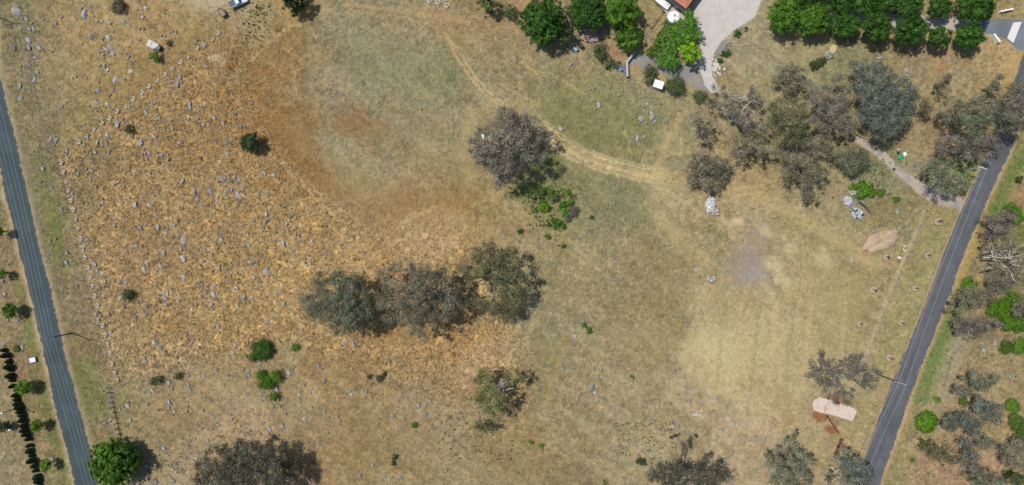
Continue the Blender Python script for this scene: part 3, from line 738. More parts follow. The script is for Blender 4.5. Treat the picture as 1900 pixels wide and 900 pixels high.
def limb_path(a, b, rng, sag=0.12, n=4):
    a = np.array(a, float); b = np.array(b, float); L = np.linalg.norm(b - a)
    pts = []
    for i in range(n + 1):
        t = i / n
        p = a + (b - a) * t; p[2] = a[2] + (b[2] - a[2]) * (1 - (1 - t) ** 1.35)
        if 0 < i < n: p += rng.normal(0, 0.05 * L, 3) * [1, 1, .5]
        pts.append(p)
    return pts
def trunk_mesh(name, base, lobes, r0, rng, fork=0.3, limbs=9, twigs=True):
    mb = MB(); base = np.array(base, float)
    zt = np.mean([l[2] for l in lobes]); ctr = np.mean([l[:2] for l in lobes], axis=0)
    top = np.array([base[0] * .6 + ctr[0] * .4, base[1] * .6 + ctr[1] * .4, max(0.4, zt * fork)])
    mb.tube([base - [0, 0, .2], base + [0, 0, .1], (base + top) / 2 + rng.normal(0, .04 * top[2], 3), top], [r0 * 1.35, r0 * 1.1, r0 * .95, r0 * .85], 8)
    idx = list(range(len(lobes))); rng.shuffle(idx)
    for i in idx[:limbs]:
        l = lobes[i]; p = limb_path(top, l[:3], rng)
        mb.tube(p, [r0 * .55, r0 * .42, r0 * .3, r0 * .2, r0 * .08], 5, False)
        if twigs:
            for k in range(3):
                e = np.array(l[:3]) + rng.normal(0, l[3] * .55, 3); e[2] = max(e[2], .2)
                mb.tube(limb_path(p[3], e, rng, n=2), [r0 * .2, r0 * .12, r0 * .04], 4, False)
    return mb.mesh(name, True)

PAL = {
 'gum_dark': [(.110,.108,.070),(.090,.092,.060),(.130,.122,.084),(.075,.078,.056)],
 'dry_tuft': [(.100,.092,.050),(.130,.112,.062),(.080,.080,.042)],
 'gum_grey': [(0.195,0.184,0.125),(0.222,0.205,0.135),(0.170,0.161,0.117),(0.236,0.208,0.143),(0.156,0.157,0.100)],
 'gum_purple': [(0.202,0.180,0.148),(0.175,0.158,0.138),(0.225,0.196,0.153),(0.155,0.146,0.118),(0.185,0.176,0.129)],
 'gum_green': [(0.165,0.188,0.113),(0.191,0.209,0.127),(0.145,0.168,0.101),(0.208,0.212,0.138),(0.178,0.192,0.124)],
 'gum_olive': [(0.154,0.156,0.066),(0.176,0.172,0.080),(0.126,0.136,0.058),(0.198,0.185,0.099),(0.142,0.152,0.083)],
 'gum_blue': [(0.155,0.178,0.139),(0.134,0.153,0.123),(0.180,0.201,0.149),(0.146,0.157,0.130)],
 'gum_yellow': [(0.172,0.201,0.066),(0.200,0.222,0.077),(0.147,0.177,0.058),(0.187,0.191,0.081)],
 'brown_twig': [(0.143,0.120,0.079),(0.117,0.099,0.072),(0.161,0.130,0.089),(0.104,0.104,0.060)],
 'green_dark': [(0.041,0.104,0.014),(0.051,0.130,0.017),(0.032,0.083,0.012),(0.062,0.148,0.019)],
 'green_mid': [(0.074,0.170,0.015),(0.094,0.200,0.018),(0.059,0.139,0.013),(0.107,0.218,0.020)],
 'green_light': [(0.108,0.224,0.014),(0.128,0.258,0.018),(0.086,0.190,0.012)],
 'green_lime': [(.190,.360,.014),(.220,.390,.018),(.150,.310,.012)],
 'vine': [(0.088,0.210,0.022),(0.112,0.252,0.029),(0.070,0.168,0.018),(0.099,0.231,0.033)],
 'olive_bush': [(.088,.130,.040),(.104,.148,.052),(.070,.106,.034),(.120,.150,.064)],
 'pine':       [(.020,.044,.014),(.026,.054,.016),(.016,.036,.012),(.032,.060,.020)],
 'conifer':    [(.022,.040,.016),(.030,.052,.018),(.016,.030,.014)],
 'bush_dark': [(0.051,0.085,0.024),(0.066,0.103,0.030),(0.040,0.067,0.020),(0.077,0.108,0.040)],
 'grey_twig': [(0.142,0.124,0.110),(0.120,0.106,0.096),(0.164,0.142,0.117)],
 'broom':      [(.080,.150,.020),(.064,.124,.018),(.100,.170,.028)],
}
rng = np.random.default_rng(5)

def lobes_px(lst, ox, oy, sc, hgt, rdef=None):
    """zoomed picture coordinates -> lobes in metres; outer lobes hang lower than inner ones"""
    P = [(ox + l[0] / sc, oy + l[1] / sc, (l[2] if len(l) > 2 else rdef) / sc) for l in lst]
    c = np.mean([p[:2] for p in P], axis=0); R = max(np.hypot(p[0] - c[0], p[1] - c[1]) for p in P) + 1e-6
    out = []
    for px, py, r in P:
        q = np.hypot(px - c[0], py - c[1]) / R
        z = hgt * (0.84 - 0.30 * q * q + rng.uniform(-.08, .08))
        rm = r * S * .97
        z = max(z, rm * .7)
        x, y, _ = W(px, py, z)
        out.append((x, y, z, rm))
    return out
def make_tree(name, label, cat, lobes, pal, group=None, r0=None, leaf=0.25, dens=1.3, bark='bark', parts=('trunk', 'crown'), limbs=None, fork=0.32, sparse=0.0, outward=0.7, clump=0.75, base=None, flat=.75, clump_n=26, fill=None):
    ctr = np.mean([l[:2] for l in lobes], axis=0)
    top = max(l[2] + l[3] * .6 for l in lobes)
    if base is None: base = (ctr[0], ctr[1])
    rel = [(x - base[0], y - base[1], z, r) for x, y, z, r in lobes]
    o = thing(name, label, cat, (base[0], base[1], -0.12), 0, group)
    o2 = [(x, y, z + .12, r) for x, y, z, r in rel]
    if r0 is None: r0 = 0.035 * top
    link(parts[0], trunk_mesh(parts[0], (0, 0, 0), o2, r0, rng, fork, limbs or max(4, min(16, len(o2)))), M[bark], o)
    link(parts[1], crown_mesh(parts[1], o2, [np.array(p) for p in PAL[pal]], rng, leaf, dens, clump=clump, sparse=sparse, outward=outward, flat=flat, clump_n=clump_n), M['leaf'], o)
    return o
GUM = 'gum trees around the paddock'
Z = lambda s: [tuple(int(v) for v in a.split(',')) for a in s.split()]

gums = [
 # label, lobes, ox, oy, scale, height, palette, options
 ("large round purple grey gum tree alone in the upper middle of the paddock", "440,150,60 520,140,60 400,220,70 500,230,80 600,220,70 690,230,60 760,300,50 640,310,80 540,330,80 440,330,80 330,330,70 240,320,60 210,400,70 200,480,60 300,450,80 400,440,80 500,470,80 600,430,70 700,420,50 780,380,40 260,540,70 360,550,80 470,560,80 560,600,70 690,520,70 780,540,60 300,620,60 400,640,70 420,720,60 400,770,40 480,650,60 620,620,40 840,360,30", 840,180,4.737, 16.5, 'gum_purple', {}),
 ("grey green gum tree at the left end of the three big touching trees", "240,360,60 350,340,60 210,430,70 380,380,60 500,370,60 430,440,70 520,450,60 120,520,60 220,530,80 330,520,80 440,540,80 540,540,70 600,500,40 150,610,70 250,630,70 360,630,80 470,640,80 570,630,70 640,640,50 320,750,45 400,740,60 500,720,60 590,700,50", 540,430,4.09, 14, 'gum_green', dict(dens=1.7)),
 ("broad dull grey gum tree between two others below the pinkish worn grass", "712,505,14 735,500,14 760,497,12 780,510,18 800,503,16 820,507,12 836,522,10 720,530,16 740,535,18 765,530,20 790,535,20 815,530,18 835,540,14 715,560,18 735,565,18 760,560,20 785,560,22 810,560,20 835,565,18 852,570,10 725,590,14 750,590,18 775,590,20 800,590,20 825,590,16 770,615,12 785,620,10", 0,0,1, 16, 'gum_grey', {}),
 ("olive gum tree with pale forked limbs right of the broad grey gum", "590,140,60 640,110,40 500,180,60 420,270,60 560,220,70 660,220,70 760,180,60 800,240,50 480,300,60 560,310,70 660,330,70 760,330,60 840,350,50 460,380,40 700,430,60 800,450,60 560,540,60 540,580,50 640,560,60 740,560,70 830,530,50 660,640,50 760,630,50", 760,430,4.09, 14, 'gum_olive', dict(bark='bark')),
 ("green leaning gum tree with bare white branches beside the lower middle boundary", "290,260,60 240,330,60 340,330,60 300,400,70 380,430,60 230,500,50 300,520,60 370,560,60 420,600,50 300,600,50 470,560,50 400,660,40 350,650,40 470,480,40 520,300,45 580,285,40 630,320,35 560,350,35", 840,640,5, 13, 'gum_yellow', dict(bark='pale_bark', dens=1.6, limbs=8)),
 ("small dark olive tree just below the white branched gum", "230,750,45 280,740,50 330,770,45 280,790,45 360,790,35", 840,640,5, 6, 'gum_olive', {}),
 ("big dark brown grey gum tree cut by the bottom edge left of centre", "385,848,10 400,835,12 415,830,10 435,832,14 445,822,8 455,835,10 425,850,16 445,855,18 465,850,14 497,837,12 490,845,12 480,865,18 505,865,16 525,855,12 540,862,12 400,870,18 380,875,14 370,890,16 420,880,18 450,880,18 480,885,18 510,885,18 535,885,14 545,895,12 400,900,18 430,905,18 460,910,20 500,910,18 365,860,8 440,935,22 480,935,22 520,925,18", 0,0,1, 14, 'gum_dark', dict(dens=1.7)),
 ("thin sparse gum tree with dark bare limbs cut by the bottom edge", "1250,812,5 1270,825,7 1285,814,5 1265,832,6 1310,848,7 1300,856,6 1325,870,10 1340,872,8 1330,862,7 1230,870,8 1215,882,10 1242,872,8 1205,890,9 1230,890,14 1255,880,12 1275,880,12 1300,885,14 1330,890,12 1260,895,14 1290,900,16 1235,905,16 1320,905,12 1220,872,12 1255,866,12 1290,868,12 1315,880,13 1345,885,10 1275,930,16 1240,930,14", 0,0,1, 10, 'gum_dark', dict(dens=1.5, bark='dark_bark', limbs=4, sparse=.05)),
 ("dark grey gum tree at the bottom edge left of the slanting fence", "560,200,40 540,260,50 470,290,40 320,420,40 170,480,40 210,520,50 320,530,60 450,440,60 560,400,70 620,460,60 720,530,60 760,560,50 500,540,80 380,620,80 200,620,70 560,640,80 680,640,60 800,620,40 300,720,80 450,740,80 620,740,70 760,760,60 250,830,70 400,860,80 560,860,80 720,860,70 820,830,50 500,960,80 650,960,70", 1400,780,7.5, 12, 'gum_green', dict(dens=1.4)),
 ("blue grey gum tree at the bottom edge overhanging the right road", "1200,420,60 1300,420,40 1160,500,50 1280,500,60 1400,530,60 1200,600,60 1320,600,70 1450,600,70 1550,660,70 1400,700,80 1280,700,70 1520,770,80 1620,740,60 1400,820,80 1260,840,70 1550,870,80 1650,840,60 1080,780,50 1050,860,50 1400,950,90 1560,960,80", 1400,780,7.5, 11, 'gum_blue', dict(dens=1.5, bark='pale_bark')),
 ("wispy half bare gum tree above the pink gravel pad", "285,130,35 310,120,30 290,180,40 200,250,50 190,300,45 250,270,60 350,200,50 370,260,60 300,350,60 380,350,60 450,300,60 500,190,50 560,170,50 650,170,50 500,250,60 590,230,60 660,240,50 560,320,60 640,310,50 400,420,60 350,480,50 470,430,60 540,470,50 440,520,50 520,540,50 760,270,50 800,280,40 740,330,50 790,390,50 720,410,50 680,380,50", 1460,630,4.737, 11, 'gum_purple', dict(dens=.85, sparse=.15, limbs=20)),
 ("small round grey gum tree standing alone right of the loop track", "1285,300,14 1300,290,14 1320,292,14 1335,305,14 1345,312,12 1282,318,12 1300,315,16 1320,315,16 1340,325,12 1290,335,14 1310,338,14 1328,340,12 1315,350,8", 0,0,1, 9, 'gum_grey', dict(dens=1.5)),
 ("purple grey gum branch crown hanging over the upper right paddock edge", "150,440,50 180,520,60 220,600,60 280,580,50 150,640,40 200,680,30 280,680,40 320,630,40 260,520,50 310,500,30 360,540,40", 1260,130,5.3, 9, 'gum_purple', dict(dens=.85, sparse=.1)),
 ("grey leafless thicket tree at the end of the pale gravel drive", "350,180,50 420,200,60 480,230,60 550,280,50 720,160,50 760,220,60 700,280,60 780,300,60 840,330,50 640,350,50 560,340,40", 1260,130,5.3, 8, 'grey_twig', dict(dens=.6, sparse=.2, bark='pale_bark', limbs=12)),
 ("tangled grey gum tree with white limbs below the gravel drive end", "330,330,60 420,320,60 500,300,60 480,400,60 560,420,60 640,440,60 720,440,60 600,500,60 700,520,60 800,480,50 830,560,60 740,560,60 650,560,50", 1260,130,5.3, 11, 'gum_purple', dict(dens=.9, bark='pale_bark', limbs=14)),
 ("sprawling grey gum tree dropping shade on the paddock right of the small round gum", "560,640,50 620,690,60 700,700,60 560,760,50 520,800,50 640,800,60 720,760,60 780,830,50 820,720,60 850,770,60 600,860,40 940,800,50 1000,830,40", 1260,130,5.3, 11, 'gum_grey', dict(dens=1.0, limbs=14)),
 ("dense olive grey gum tree in the middle of the upper right tree belt", "900,350,60 980,330,60 1060,320,60 1150,320,60 1220,340,50 900,430,60 990,420,60 1080,440,70 1180,420,60 1250,420,50 920,520,60 1020,520,70 1120,520,70 1220,520,60 960,600,60 1060,600,70 1160,610,60 1250,620,50 1000,680,60 1100,690,60 1200,700,50", 1260,130,5.3, 12, 'gum_olive', dict(dens=1.2)),
 ("grey gum tree with a drooping lower limb at the start of the dirt track", "200,130,50 270,120,60 350,150,60 430,160,60 500,130,60 520,200,60 450,230,60 560,260,50 180,290,60 250,310,60 200,400,60 280,390,60 160,430,50 170,500,40 340,340,60 420,400,60 480,430,60 500,500,40 360,480,60 260,470,40 350,560,50 400,620,40 450,660,30 360,630,40 540,420,30", 1420,230,4.737, 11, 'gum_grey', {}),
 ("low rounded olive grey tree beside the upper dirt track", "650,300,60 720,260,60 800,250,60 870,280,60 700,340,60 780,340,70 860,340,50 760,390,50 810,380,50", 1420,230,4.737, 6, 'gum_green', dict(dens=1.7)),
 ("dark purple grey gum tree left of the large grey green gum", "120,330,60 200,380,60 150,450,60 280,330,60 380,290,70 430,400,60 350,430,70 250,490,70 400,500,70 300,580,70 420,590,60 480,660,60 350,660,60 200,560,60 150,640,60 230,690,60 330,720,50 430,700,50", 1480,90,4.737, 12, 'gum_purple', dict(dens=1.1)),
 ("largest grey green gum tree of the upper right belt above the dirt track", "520,160,60 600,150,50 700,170,70 760,200,60 540,250,70 640,240,70 740,270,70 840,280,70 950,310,60 1000,360,60 560,350,70 660,360,80 760,370,80 860,380,70 960,430,70 1020,440,50 600,440,70 700,470,80 800,470,80 900,500,70 980,530,60 640,540,70 740,560,80 840,580,80 930,620,60 580,600,50 680,640,70 780,660,70 870,680,50 700,740,50 800,740,50 740,800,40", 1480,90,4.737, 14, 'gum_blue', dict(dens=1.6)),
 ("single brown grey tree below the row of round trees", "1450,130,12 1465,125,12 1480,130,12 1445,148,13 1462,145,13 1482,148,13 1455,162,12 1472,160,12", 0,0,1, 8, 'gum_grey', dict(dens=1.2)),
 ("thin dead brown tree in the dry grass of the upper right block", "1750,145,9 1760,142,7 1742,160,9 1752,165,10 1745,175,7", 0,0,1, 6, 'brown_twig', dict(dens=.7)),
 ("leafy grey green gum tree in the upper right corner group", "300,420,50 360,400,60 420,440,60 500,400,60 580,370,60 650,400,60 720,370,60 400,500,50 480,500,60 560,500,60 500,580,60 560,620,50 640,480,60 330,480,50", 1680,100,4.09, 13, 'gum_green', dict(dens=1.4)),
 ("grey gum tree overhanging the upper end of the right road", "800,370,60 860,400,60 820,460,60 760,480,60 880,500,50 860,560,50 800,570,50 740,590,50 840,240,60 880,280,60 820,300,40 930,430,60 950,330,60", 1680,100,4.09, 13, 'gum_grey', dict(dens=1.3, bark='pale_bark')),
 ("purple brown gum tree in front of the leafy corner gum", "300,640,60 380,640,60 450,680,60 540,700,60 620,660,60 680,650,60 700,700,50 300,720,60 400,740,60 500,760,60 580,770,50 640,760,40 260,740,40", 1680,100,4.09, 11, 'gum_purple', dict(dens=1.1)),
 ("olive gum tree shading the dirt track where it meets the right road", "450,400,60 530,380,60 600,420,60 400,450,50 460,490,60 550,480,60 640,480,60 500,570,60 590,570,60 680,560,60 760,540,50 800,590,50 640,640,60 720,640,50 560,640,50 830,620,40", 1640,230,5.3, 11, 'gum_green', dict(dens=1.2)),
 ("small dark twiggy tree in the gap of the upper right belt", "150,410,50 200,430,40 160,360,40 250,480,40", 1680,100,4.09, 7, 'brown_twig', dict(dens=.9)),
 ("faint grey green sapling tree near the top of the right road", "690,180,50 700,240,50 650,250,40 720,290,40", 1680,100,4.09, 7, 'gum_green', dict(dens=.8)),
 ("purple grey tree right of the right road above the dead white one", "480,540,60 560,520,70 640,500,60 700,530,50 500,600,60 580,600,70 670,620,60 460,660,50 540,680,60", 1740,300,5, 9, 'gum_purple', dict(dens=1.2)),
 ("dead gum tree with long bare white limbs right of the right road", "400,760,40 480,740,50 600,740,50 700,740,60 560,800,50 660,820,60 450,830,50 760,830,50 600,880,50 700,900,60 560,950,50 760,960,60", 1740,300,5, 9, 'grey_twig', dict(dens=.55, bark='pale_bark', limbs=14, sparse=.2)),
 ("grey leaning tree beside the right road below the dead white tree", "270,400,50 330,380,60 400,370,60 460,430,60 380,450,60 300,460,50 540,390,60 270,510,50 200,440,25 190,510,35", 1720,460,4.5, 8, 'gum_grey', dict(dens=1.1)),
 ("twiggy purple grey tree above the scattered flat stones right of the road", "250,600,50 300,640,60 370,620,60 440,640,60 500,660,50 360,700,60 440,710,50 280,700,40 240,650,50 580,620,50", 1720,460,4.5, 7, 'gum_purple', dict(dens=1.1)),
 ("purple grey tree at the right edge beside the bright green thicket", "780,500,60 760,550,40 830,520,60", 1720,460,4.5, 8, 'gum_purple', {}),
 ("purple grey tree between the dead white limbs and the green thicket", "640,230,60 720,260,50 570,270,50 520,300,40 660,300,50 600,340,40", 1720,460,4.5, 7, 'gum_purple', dict(dens=1.0)),
 ("dark topped green grey tree highest in the lower right scrub", "780,200,40 700,270,40 820,260,70 880,330,70 960,290,70 1050,280,60 1000,370,60 800,330,50 900,400,40", 1680,660,6.43, 8, 'gum_green', dict(dens=1.4)),
 ("thin grey brown tree left in the lower right scrub", "600,350,50 650,400,60 720,420,60 700,470,50 590,430,40 780,400,50", 1680,660,6.43, 7, 'gum_grey', dict(dens=1.0)),
 ("blue grey tree right of the yellow green bush in the lower right scrub", "830,540,70 900,570,80 980,600,80 870,640,70 960,680,70 1050,600,60 1080,700,70 1000,740,50 1120,770,50 1130,620,50", 1680,660,6.43, 8, 'gum_blue', dict(dens=1.3)),
 ("wide blue grey tree right of the round bright bush by the right road", "520,720,60 480,800,60 560,760,70 640,740,70 720,760,80 800,800,80 880,830,60 700,850,70 800,870,70 560,850,60", 1680,660,6.43, 8, 'gum_blue', dict(dens=1.4)),
 ("long low dark green tree with a small bright shrub at its upper left end", "460,420,40 500,460,60 570,440,60 560,530,60 640,500,60 700,560,70 780,560,60 760,480,50 840,600,50", 1640,760,6.43, 7, 'gum_olive', dict(dens=1.4)),
 ("slender blue grey tree in the middle of the lower right scrub", "1000,280,60 1080,300,60 1150,340,60 1250,370,60 1320,420,50 1180,420,60 950,400,60 1020,420,60 960,480,60 1060,500,70 1000,560,70 1100,580,70 980,640,60 1080,680,60 1150,700,50", 1640,760,6.43, 9, 'gum_blue', dict(dens=1.1)),
 ("grey green tree cut by the bottom edge in the lower right scrub", "1000,770,50 1080,790,60 1150,800,70 1250,780,60 1180,860,70 1300,840,70 1100,880,50 1350,890,60 1420,870,50 1200,950,80", 1640,760,6.43, 8, 'gum_green', dict(dens=1.2)),
 ("shady grey tree cut by the right edge in the lower right scrub", "1560,380,60 1620,420,60 1450,480,60 1540,500,70 1640,500,60 1440,580,60 1520,600,60 1620,600,60 1580,680,60 1450,650,40 1660,700,50 1700,560,70", 1640,760,6.43, 10, 'gum_grey', dict(dens=1.2)),
 ("dark green tree in the bottom right corner", "1480,760,50 1560,780,50 1640,820,50 1560,860,50 1640,900,60", 1640,760,6.43, 7, 'bush_dark', dict(dens=1.3)),
]
for lab, s, ox, oy, sc, hg, pal, kw in gums:
    kw = dict(kw); kw.setdefault('limbs', 12); kw['dens'] = kw.get('dens', 1.3) * 1.75; kw.setdefault('clump', 1.05); kw.setdefault('clump_n', 52)
    make_tree('gum_tree', lab, 'tree', lobes_px(Z(s), ox, oy, sc, hg), pal, GUM, **kw)

# bare white limbs that show through the leaves
def bare_limbs(px_paths, z0, z1, r, parent, name='bare_limb', mat='pale_bark'):
    for p in px_paths:
        n = len(p); pts = []
        for i, (x, y) in enumerate(p):
            z = z0 + (z1 - z0) * (1 - abs(2 * i / (n - 1) - 1) * .3) * (i + 1) / n if n > 1 else z0
            X = W(x, y, z); pts.append((X[0] - parent.location.x, X[1] - parent.location.y, z - parent.location.z))
        mb = MB(); mb.tube(pts, [r * (1 - .75 * i / (n - 1)) for i in range(n)], 6)
        mb.build(name, M[mat], parent, True)
def find(lab): return [o for o in bpy.data.objects if o.get('label') == lab][0]
q = lambda s, ox, oy, sc: [(ox + a / sc, oy + b / sc) for a, b in Z(s)]
dead = find("dead gum tree with long bare white limbs right of the right road")
bare_limbs([q("470,80 560,78 650,85 740,70 830,45", 1720,460,4.5), q("600,40 560,75 520,60", 1720,460,4.5), q("545,80 560,100 600,115", 1720,460,4.5), q("450,50 480,35 520,40", 1720,460,4.5),
   q("690,0 685,60 690,90", 1720,460,4.5), q("620,140 670,165 700,210 720,260 770,305", 1720,460,4.5), q("690,130 740,145 800,155", 1720,460,4.5), q("540,0 540,40 556,76", 1720,460,4.5), q("680,120 740,110 800,100", 1720,460,4.5),
   q("480,180 540,160 620,150", 1720,460,4.5)], 4, 8, .19, dead)
wb = find("green leaning gum tree with bare white branches beside the lower middle boundary")
bare_limbs([q("440,500 470,430 470,380 445,325 520,322 570,295 620,280", 840,640,5), q("480,420 450,370 400,370 360,340", 840,640,5), q("350,580 330,510 322,450", 840,640,5), q("490,420 530,405 570,400", 840,640,5),
   q("380,310 370,260 350,240 390,225 470,230", 840,640,5), q("480,260 490,220", 840,640,5), q("260,500 255,440 240,420", 840,640,5)], 5, 9, .16, wb)
tl = find("tangled grey gum tree with white limbs below the gravel drive end")
bare_limbs([q("550,365 500,370 450,390 410,370", 1260,130,5.3), q("520,430 470,430 440,440", 1260,130,5.3), q("600,470 620,400 680,330 720,300", 1260,130,5.3), q("610,500 700,510 770,525", 1260,130,5.3)], 5, 9, .15, tl)
gt = find("grey leafless thicket tree at the end of the pale gravel drive")
bare_limbs([q("650,290 660,240 690,200 720,160", 1260,130,5.3), q("560,360 600,320 670,290", 1260,130,5.3)], 3, 6, .10, gt)
bg_ = find("blue grey gum tree at the bottom edge overhanging the right road")
bare_limbs([q("1130,800 1180,810 1220,750 1260,700", 1400,780,7.5), q("1030,660 1090,670 1120,720 1100,760", 1400,780,7.5), q("960,870 1040,850 1100,830 1150,800", 1400,780,7.5), q("1180,820 1190,740 1200,690", 1400,780,7.5)], 4, 8, .15, bg_)
sp_ = find("thin sparse gum tree with dark bare limbs cut by the bottom edge")
bare_limbs([q("620,700 620,560 590,510 560,440 545,330 510,260", 1180,780,7.5), q("625,560 640,460 660,350 720,320 780,260", 1180,780,7.5), q("640,700 740,660 830,620 880,560 960,510", 1180,780,7.5), q("700,720 860,705 960,690 1060,680 1200,700", 1180,780,7.5), q("560,750 480,620 450,500", 1180,780,7.5)], 4, 8, .14, sp_, mat='dark_bark')
bare_limbs([q("660,780 720,790 830,830 920,815 1000,800", 1180,780,7.5), q("500,740 450,650", 1180,780,7.5)], 5, 8, .17, sp_)
ol = find("olive gum tree with pale forked limbs right of the broad grey gum")
bare_limbs([q("620,300 660,285 720,300", 760,430,4.09), q("590,350 620,330 660,365 720,385", 760,430,4.09), q("700,470 740,460 770,430", 760,430,4.09), q("580,460 620,480 650,490", 760,430,4.09), q("600,580 660,610 720,600", 760,430,4.09)], 5, 8.5, .15, ol)
ww = find("wispy half bare gum tree above the pink gravel pad")
bare_limbs([q("470,290 420,300 380,310 340,280", 1460,630,4.737), q("300,270 295,220 280,180 290,140", 1460,630,4.737), q("560,330 500,290 440,300", 1460,630,4.737), q("640,400 590,350 560,320", 1460,630,4.737)], 4, 7.5, .15, ww, mat='dark_bark')

# ---- dense round garden trees
def round_tree(px, py, r, label, pal, hgt=None, name='round_tree', group=None, leaf=.34, dens=3.0, cat='tree', lumps=None, bark='dark_bark', squash=1.0, clump=.6, ysc=1.0):
    R = r * S; hgt = hgt or R * 1.7
    if R < 2.8: leaf = .2; clump = .5; dens = max(dens, 2.6) * 1.2; small = 1.35
    else: small = 1.0
    zc = max(hgt - R * .75, R * .55); x, y, _ = W(px, py, zc); lob = []
    n = lumps or max(9, int(26 * min(1.2, R / 5)))
    for i in range(n):      # lumps over the dome, golden-angle spacing
        t = (i + .5) / n; ph = i * 2.39996
        el = math.asin(1 - 1.25 * t); 
        rr = R * .70
        lob.append((x + rr * math.cos(el) * math.cos(ph) + rng.normal(0, .06 * R), y + ysc * (rr * math.cos(el) * math.sin(ph) + rng.normal(0, .06 * R)), max(.4, zc + R * .62 * squash * math.sin(el) + rng.normal(0, .06 * R)), R * .36 * small))
    lob.append((x, y, zc, R * .6 * small))
    return make_tree(name, label, cat, lob, pal, group, leaf=leaf, dens=dens, bark=bark, limbs=6, outward=1.3, clump=clump, base=(x, y), clump_n=30)
RT = 'round trees lining the top right driveway'
row2 = [(1452,30,33,"leftmost tree of the lower row, largest round crown touching the pale gravel"),(1507,38,33,"second round tree from the left in the lower row, crown merged with its left neighbour"),(1568,48,27,"third round tree from the left in the lower row, above the tan sand pile"),
        (1625,50,30,"fourth round tree in the lower row, left of the widest of the middle trees"),(1688,56,32,"fifth round tree in the lower row, just left of the open gravel drive"),(1740,70,23,"small round tree second from the right in the lower row"),(1798,70,27,"rightmost round tree of the lower row beside the white entrance wall")]
row1 = [(1474,-8,30,"leftmost round tree of the upper row cut by the top edge"),(1556,6,28,"second round tree from the left in the upper row, cut by the top edge"),(1602,4,28,"third round tree in the upper row, cut by the top edge"),
        (1642,2,28,"fourth round tree in the upper row, cut by the top edge"),(1684,10,31,"fifth round tree in the upper row, left of the gravel gap"),(1743,12,25,"smaller round tree in the upper row, second from the right"),(1808,14,36,"rightmost and biggest round tree of the upper row beside the sealed drive"),(1520,-16,28,"round tree of the upper row mostly beyond the top edge")]
for px, py, r, l in row2 + row1:
    round_tree(px, py, r * .93, l, 'green_mid' if px < 1520 else 'green_dark', group=RT, leaf=.28, hgt=7.2 if r < 30 else 8.8, dens=3.2, ysc=.92)
round_tree(1006,42,42,"big dark green round tree straddling the top boundary",'green_dark',9.5)
round_tree(1088,20,38,"dark green round tree behind the brick heap",'green_dark',9)
round_tree(1152,24,33,"mid green garden tree above the bright round one",'green_mid',8)
round_tree(1165,71,26,"bright green round garden tree left of the vine",'green_mid',6)
round_tree(1280,98,21,"lime yellow round tree at the edge of the pale gravel drive",'green_lime',7, leaf=.32, squash=1.1)
round_tree(215,858,44,"large bright green round tree beside the left road",'green_mid',7)
round_tree(1718,782,18,"bright green round bush tree right of the right road",'green_light',4)
round_tree(1046,66,21,"olive tree tucked against the big dark round tree",'olive_bush',6, dens=1.6)
round_tree(905,8,22,"olive green tree at the top edge left of the boundary",'olive_bush',6, dens=2)
round_tree(548,2,24,"dark green pine like tree at the top edge on yellow straw",'pine',6)
round_tree(465,265,18,"dark green round tree alone in the rocky golden grass",'bush_dark',4.5, dens=2)
round_tree(20,577,14,"round green verge tree with a dark shadow, tallest left of the left road",'green_mid',4.3)
round_tree(3,508,10,"small green verge tree cut by the left edge",'green_mid',3.3)
round_tree(46,719,14,"yellow green verge tree left of the left road",'green_light',4.2)
round_tree(70,790,12,"mid green verge tree right of the hedge and the second pole",'green_mid',3.9)
round_tree(86,863,11,"light green spiky verge tree by the pale boulder",'green_light',3.9, dens=2)
round_tree(-2,430,9,"verge tree beyond the left edge, its shadow in view",'green_mid',4)

# ---- shrubs
def shrub(pts, label, pal, hgt=1.6, name='shrub', group=None, leaf=.17, dens=2.6, sc=1, ox=0, oy=0, cat='shrub', sparse=0.0, bark='dark_bark'):
    lob = []
    for a in pts:
        px, py, r = ox + a[0] / sc, oy + a[1] / sc, a[2] / sc
        R = r * S
        for k in range(3 if R > .7 else 1):
            an = 2.1 * k + px; d = R * .45 if R > .7 else 0
            z = max(.2, hgt * .55 + rng.uniform(-.1, .1) * hgt)
            X = W(px, py, z); lob.append((X[0] + d * math.cos(an), X[1] + d * math.sin(an), z, R * (.78 if R > .7 else 1.15)))
    return make_tree(name, label, cat, lob, pal, group, r0=.04, leaf=leaf, dens=dens, parts=('stem', 'foliage'), limbs=3, clump=.42, outward=1.2, sparse=sparse, bark=bark, clump_n=14)
SH = 'shrubs in the rocky paddock'
shrub([(238,240,8)], "small round dark shrub in the upper left of the rocky paddock", 'bush_dark', group=SH)
shrub([(237,547,11)], "dark round shrub in the lower left of the rocky paddock", 'bush_dark', group=SH)
shrub([(484,696,10),(490,707,13),(498,712,12)], "wide green shrub between pale boulders below the rocky paddock", 'green_mid', 2.2)
shrub([(510,698,12)], "bright green round shrub joined to the wide green one", 'green_light', 2.4)
shrub([(508,736,9)], "small green shrub below the wide green one", 'green_mid')
shrub([(478,645,12),(490,641,12),(468,662,9),(488,655,14),(500,650,8)], "long dark green shrub under the lower left boundary bend", 'green_dark', 2)
shrub([(284,708,7),(294,705,8)], "yellow green low shrub near the lower left corner", 'olive_bush', 1)
shrub([(330,698,7)], "small grey green shrub right of the yellow green one near the corner", 'bush_dark', 1)
shrub([(548,645,7)], "tiny green shrub at the bend of the lower boundary", 'green_mid', .8)
shrub([(704,703,7),(712,694,5),(685,698,5)], "dark green low shrub on the lower middle boundary", 'bush_dark', .9)
shrub([(769,788,6)], "tiny bright green shrub in the lower rocky field", 'green_mid', .7)
shrub([(733,848,6),(730,860,5)], "faint grey green shrub low in the bottom middle field", 'bush_dark', .6)
shrub([(286,104,9),(290,110,6)], "green bush beside the old tin shelter", 'green_mid', 2.4)
shrub([(313,80,6)], "small brown round bush right of the tin shelter", 'brown_twig', .9)
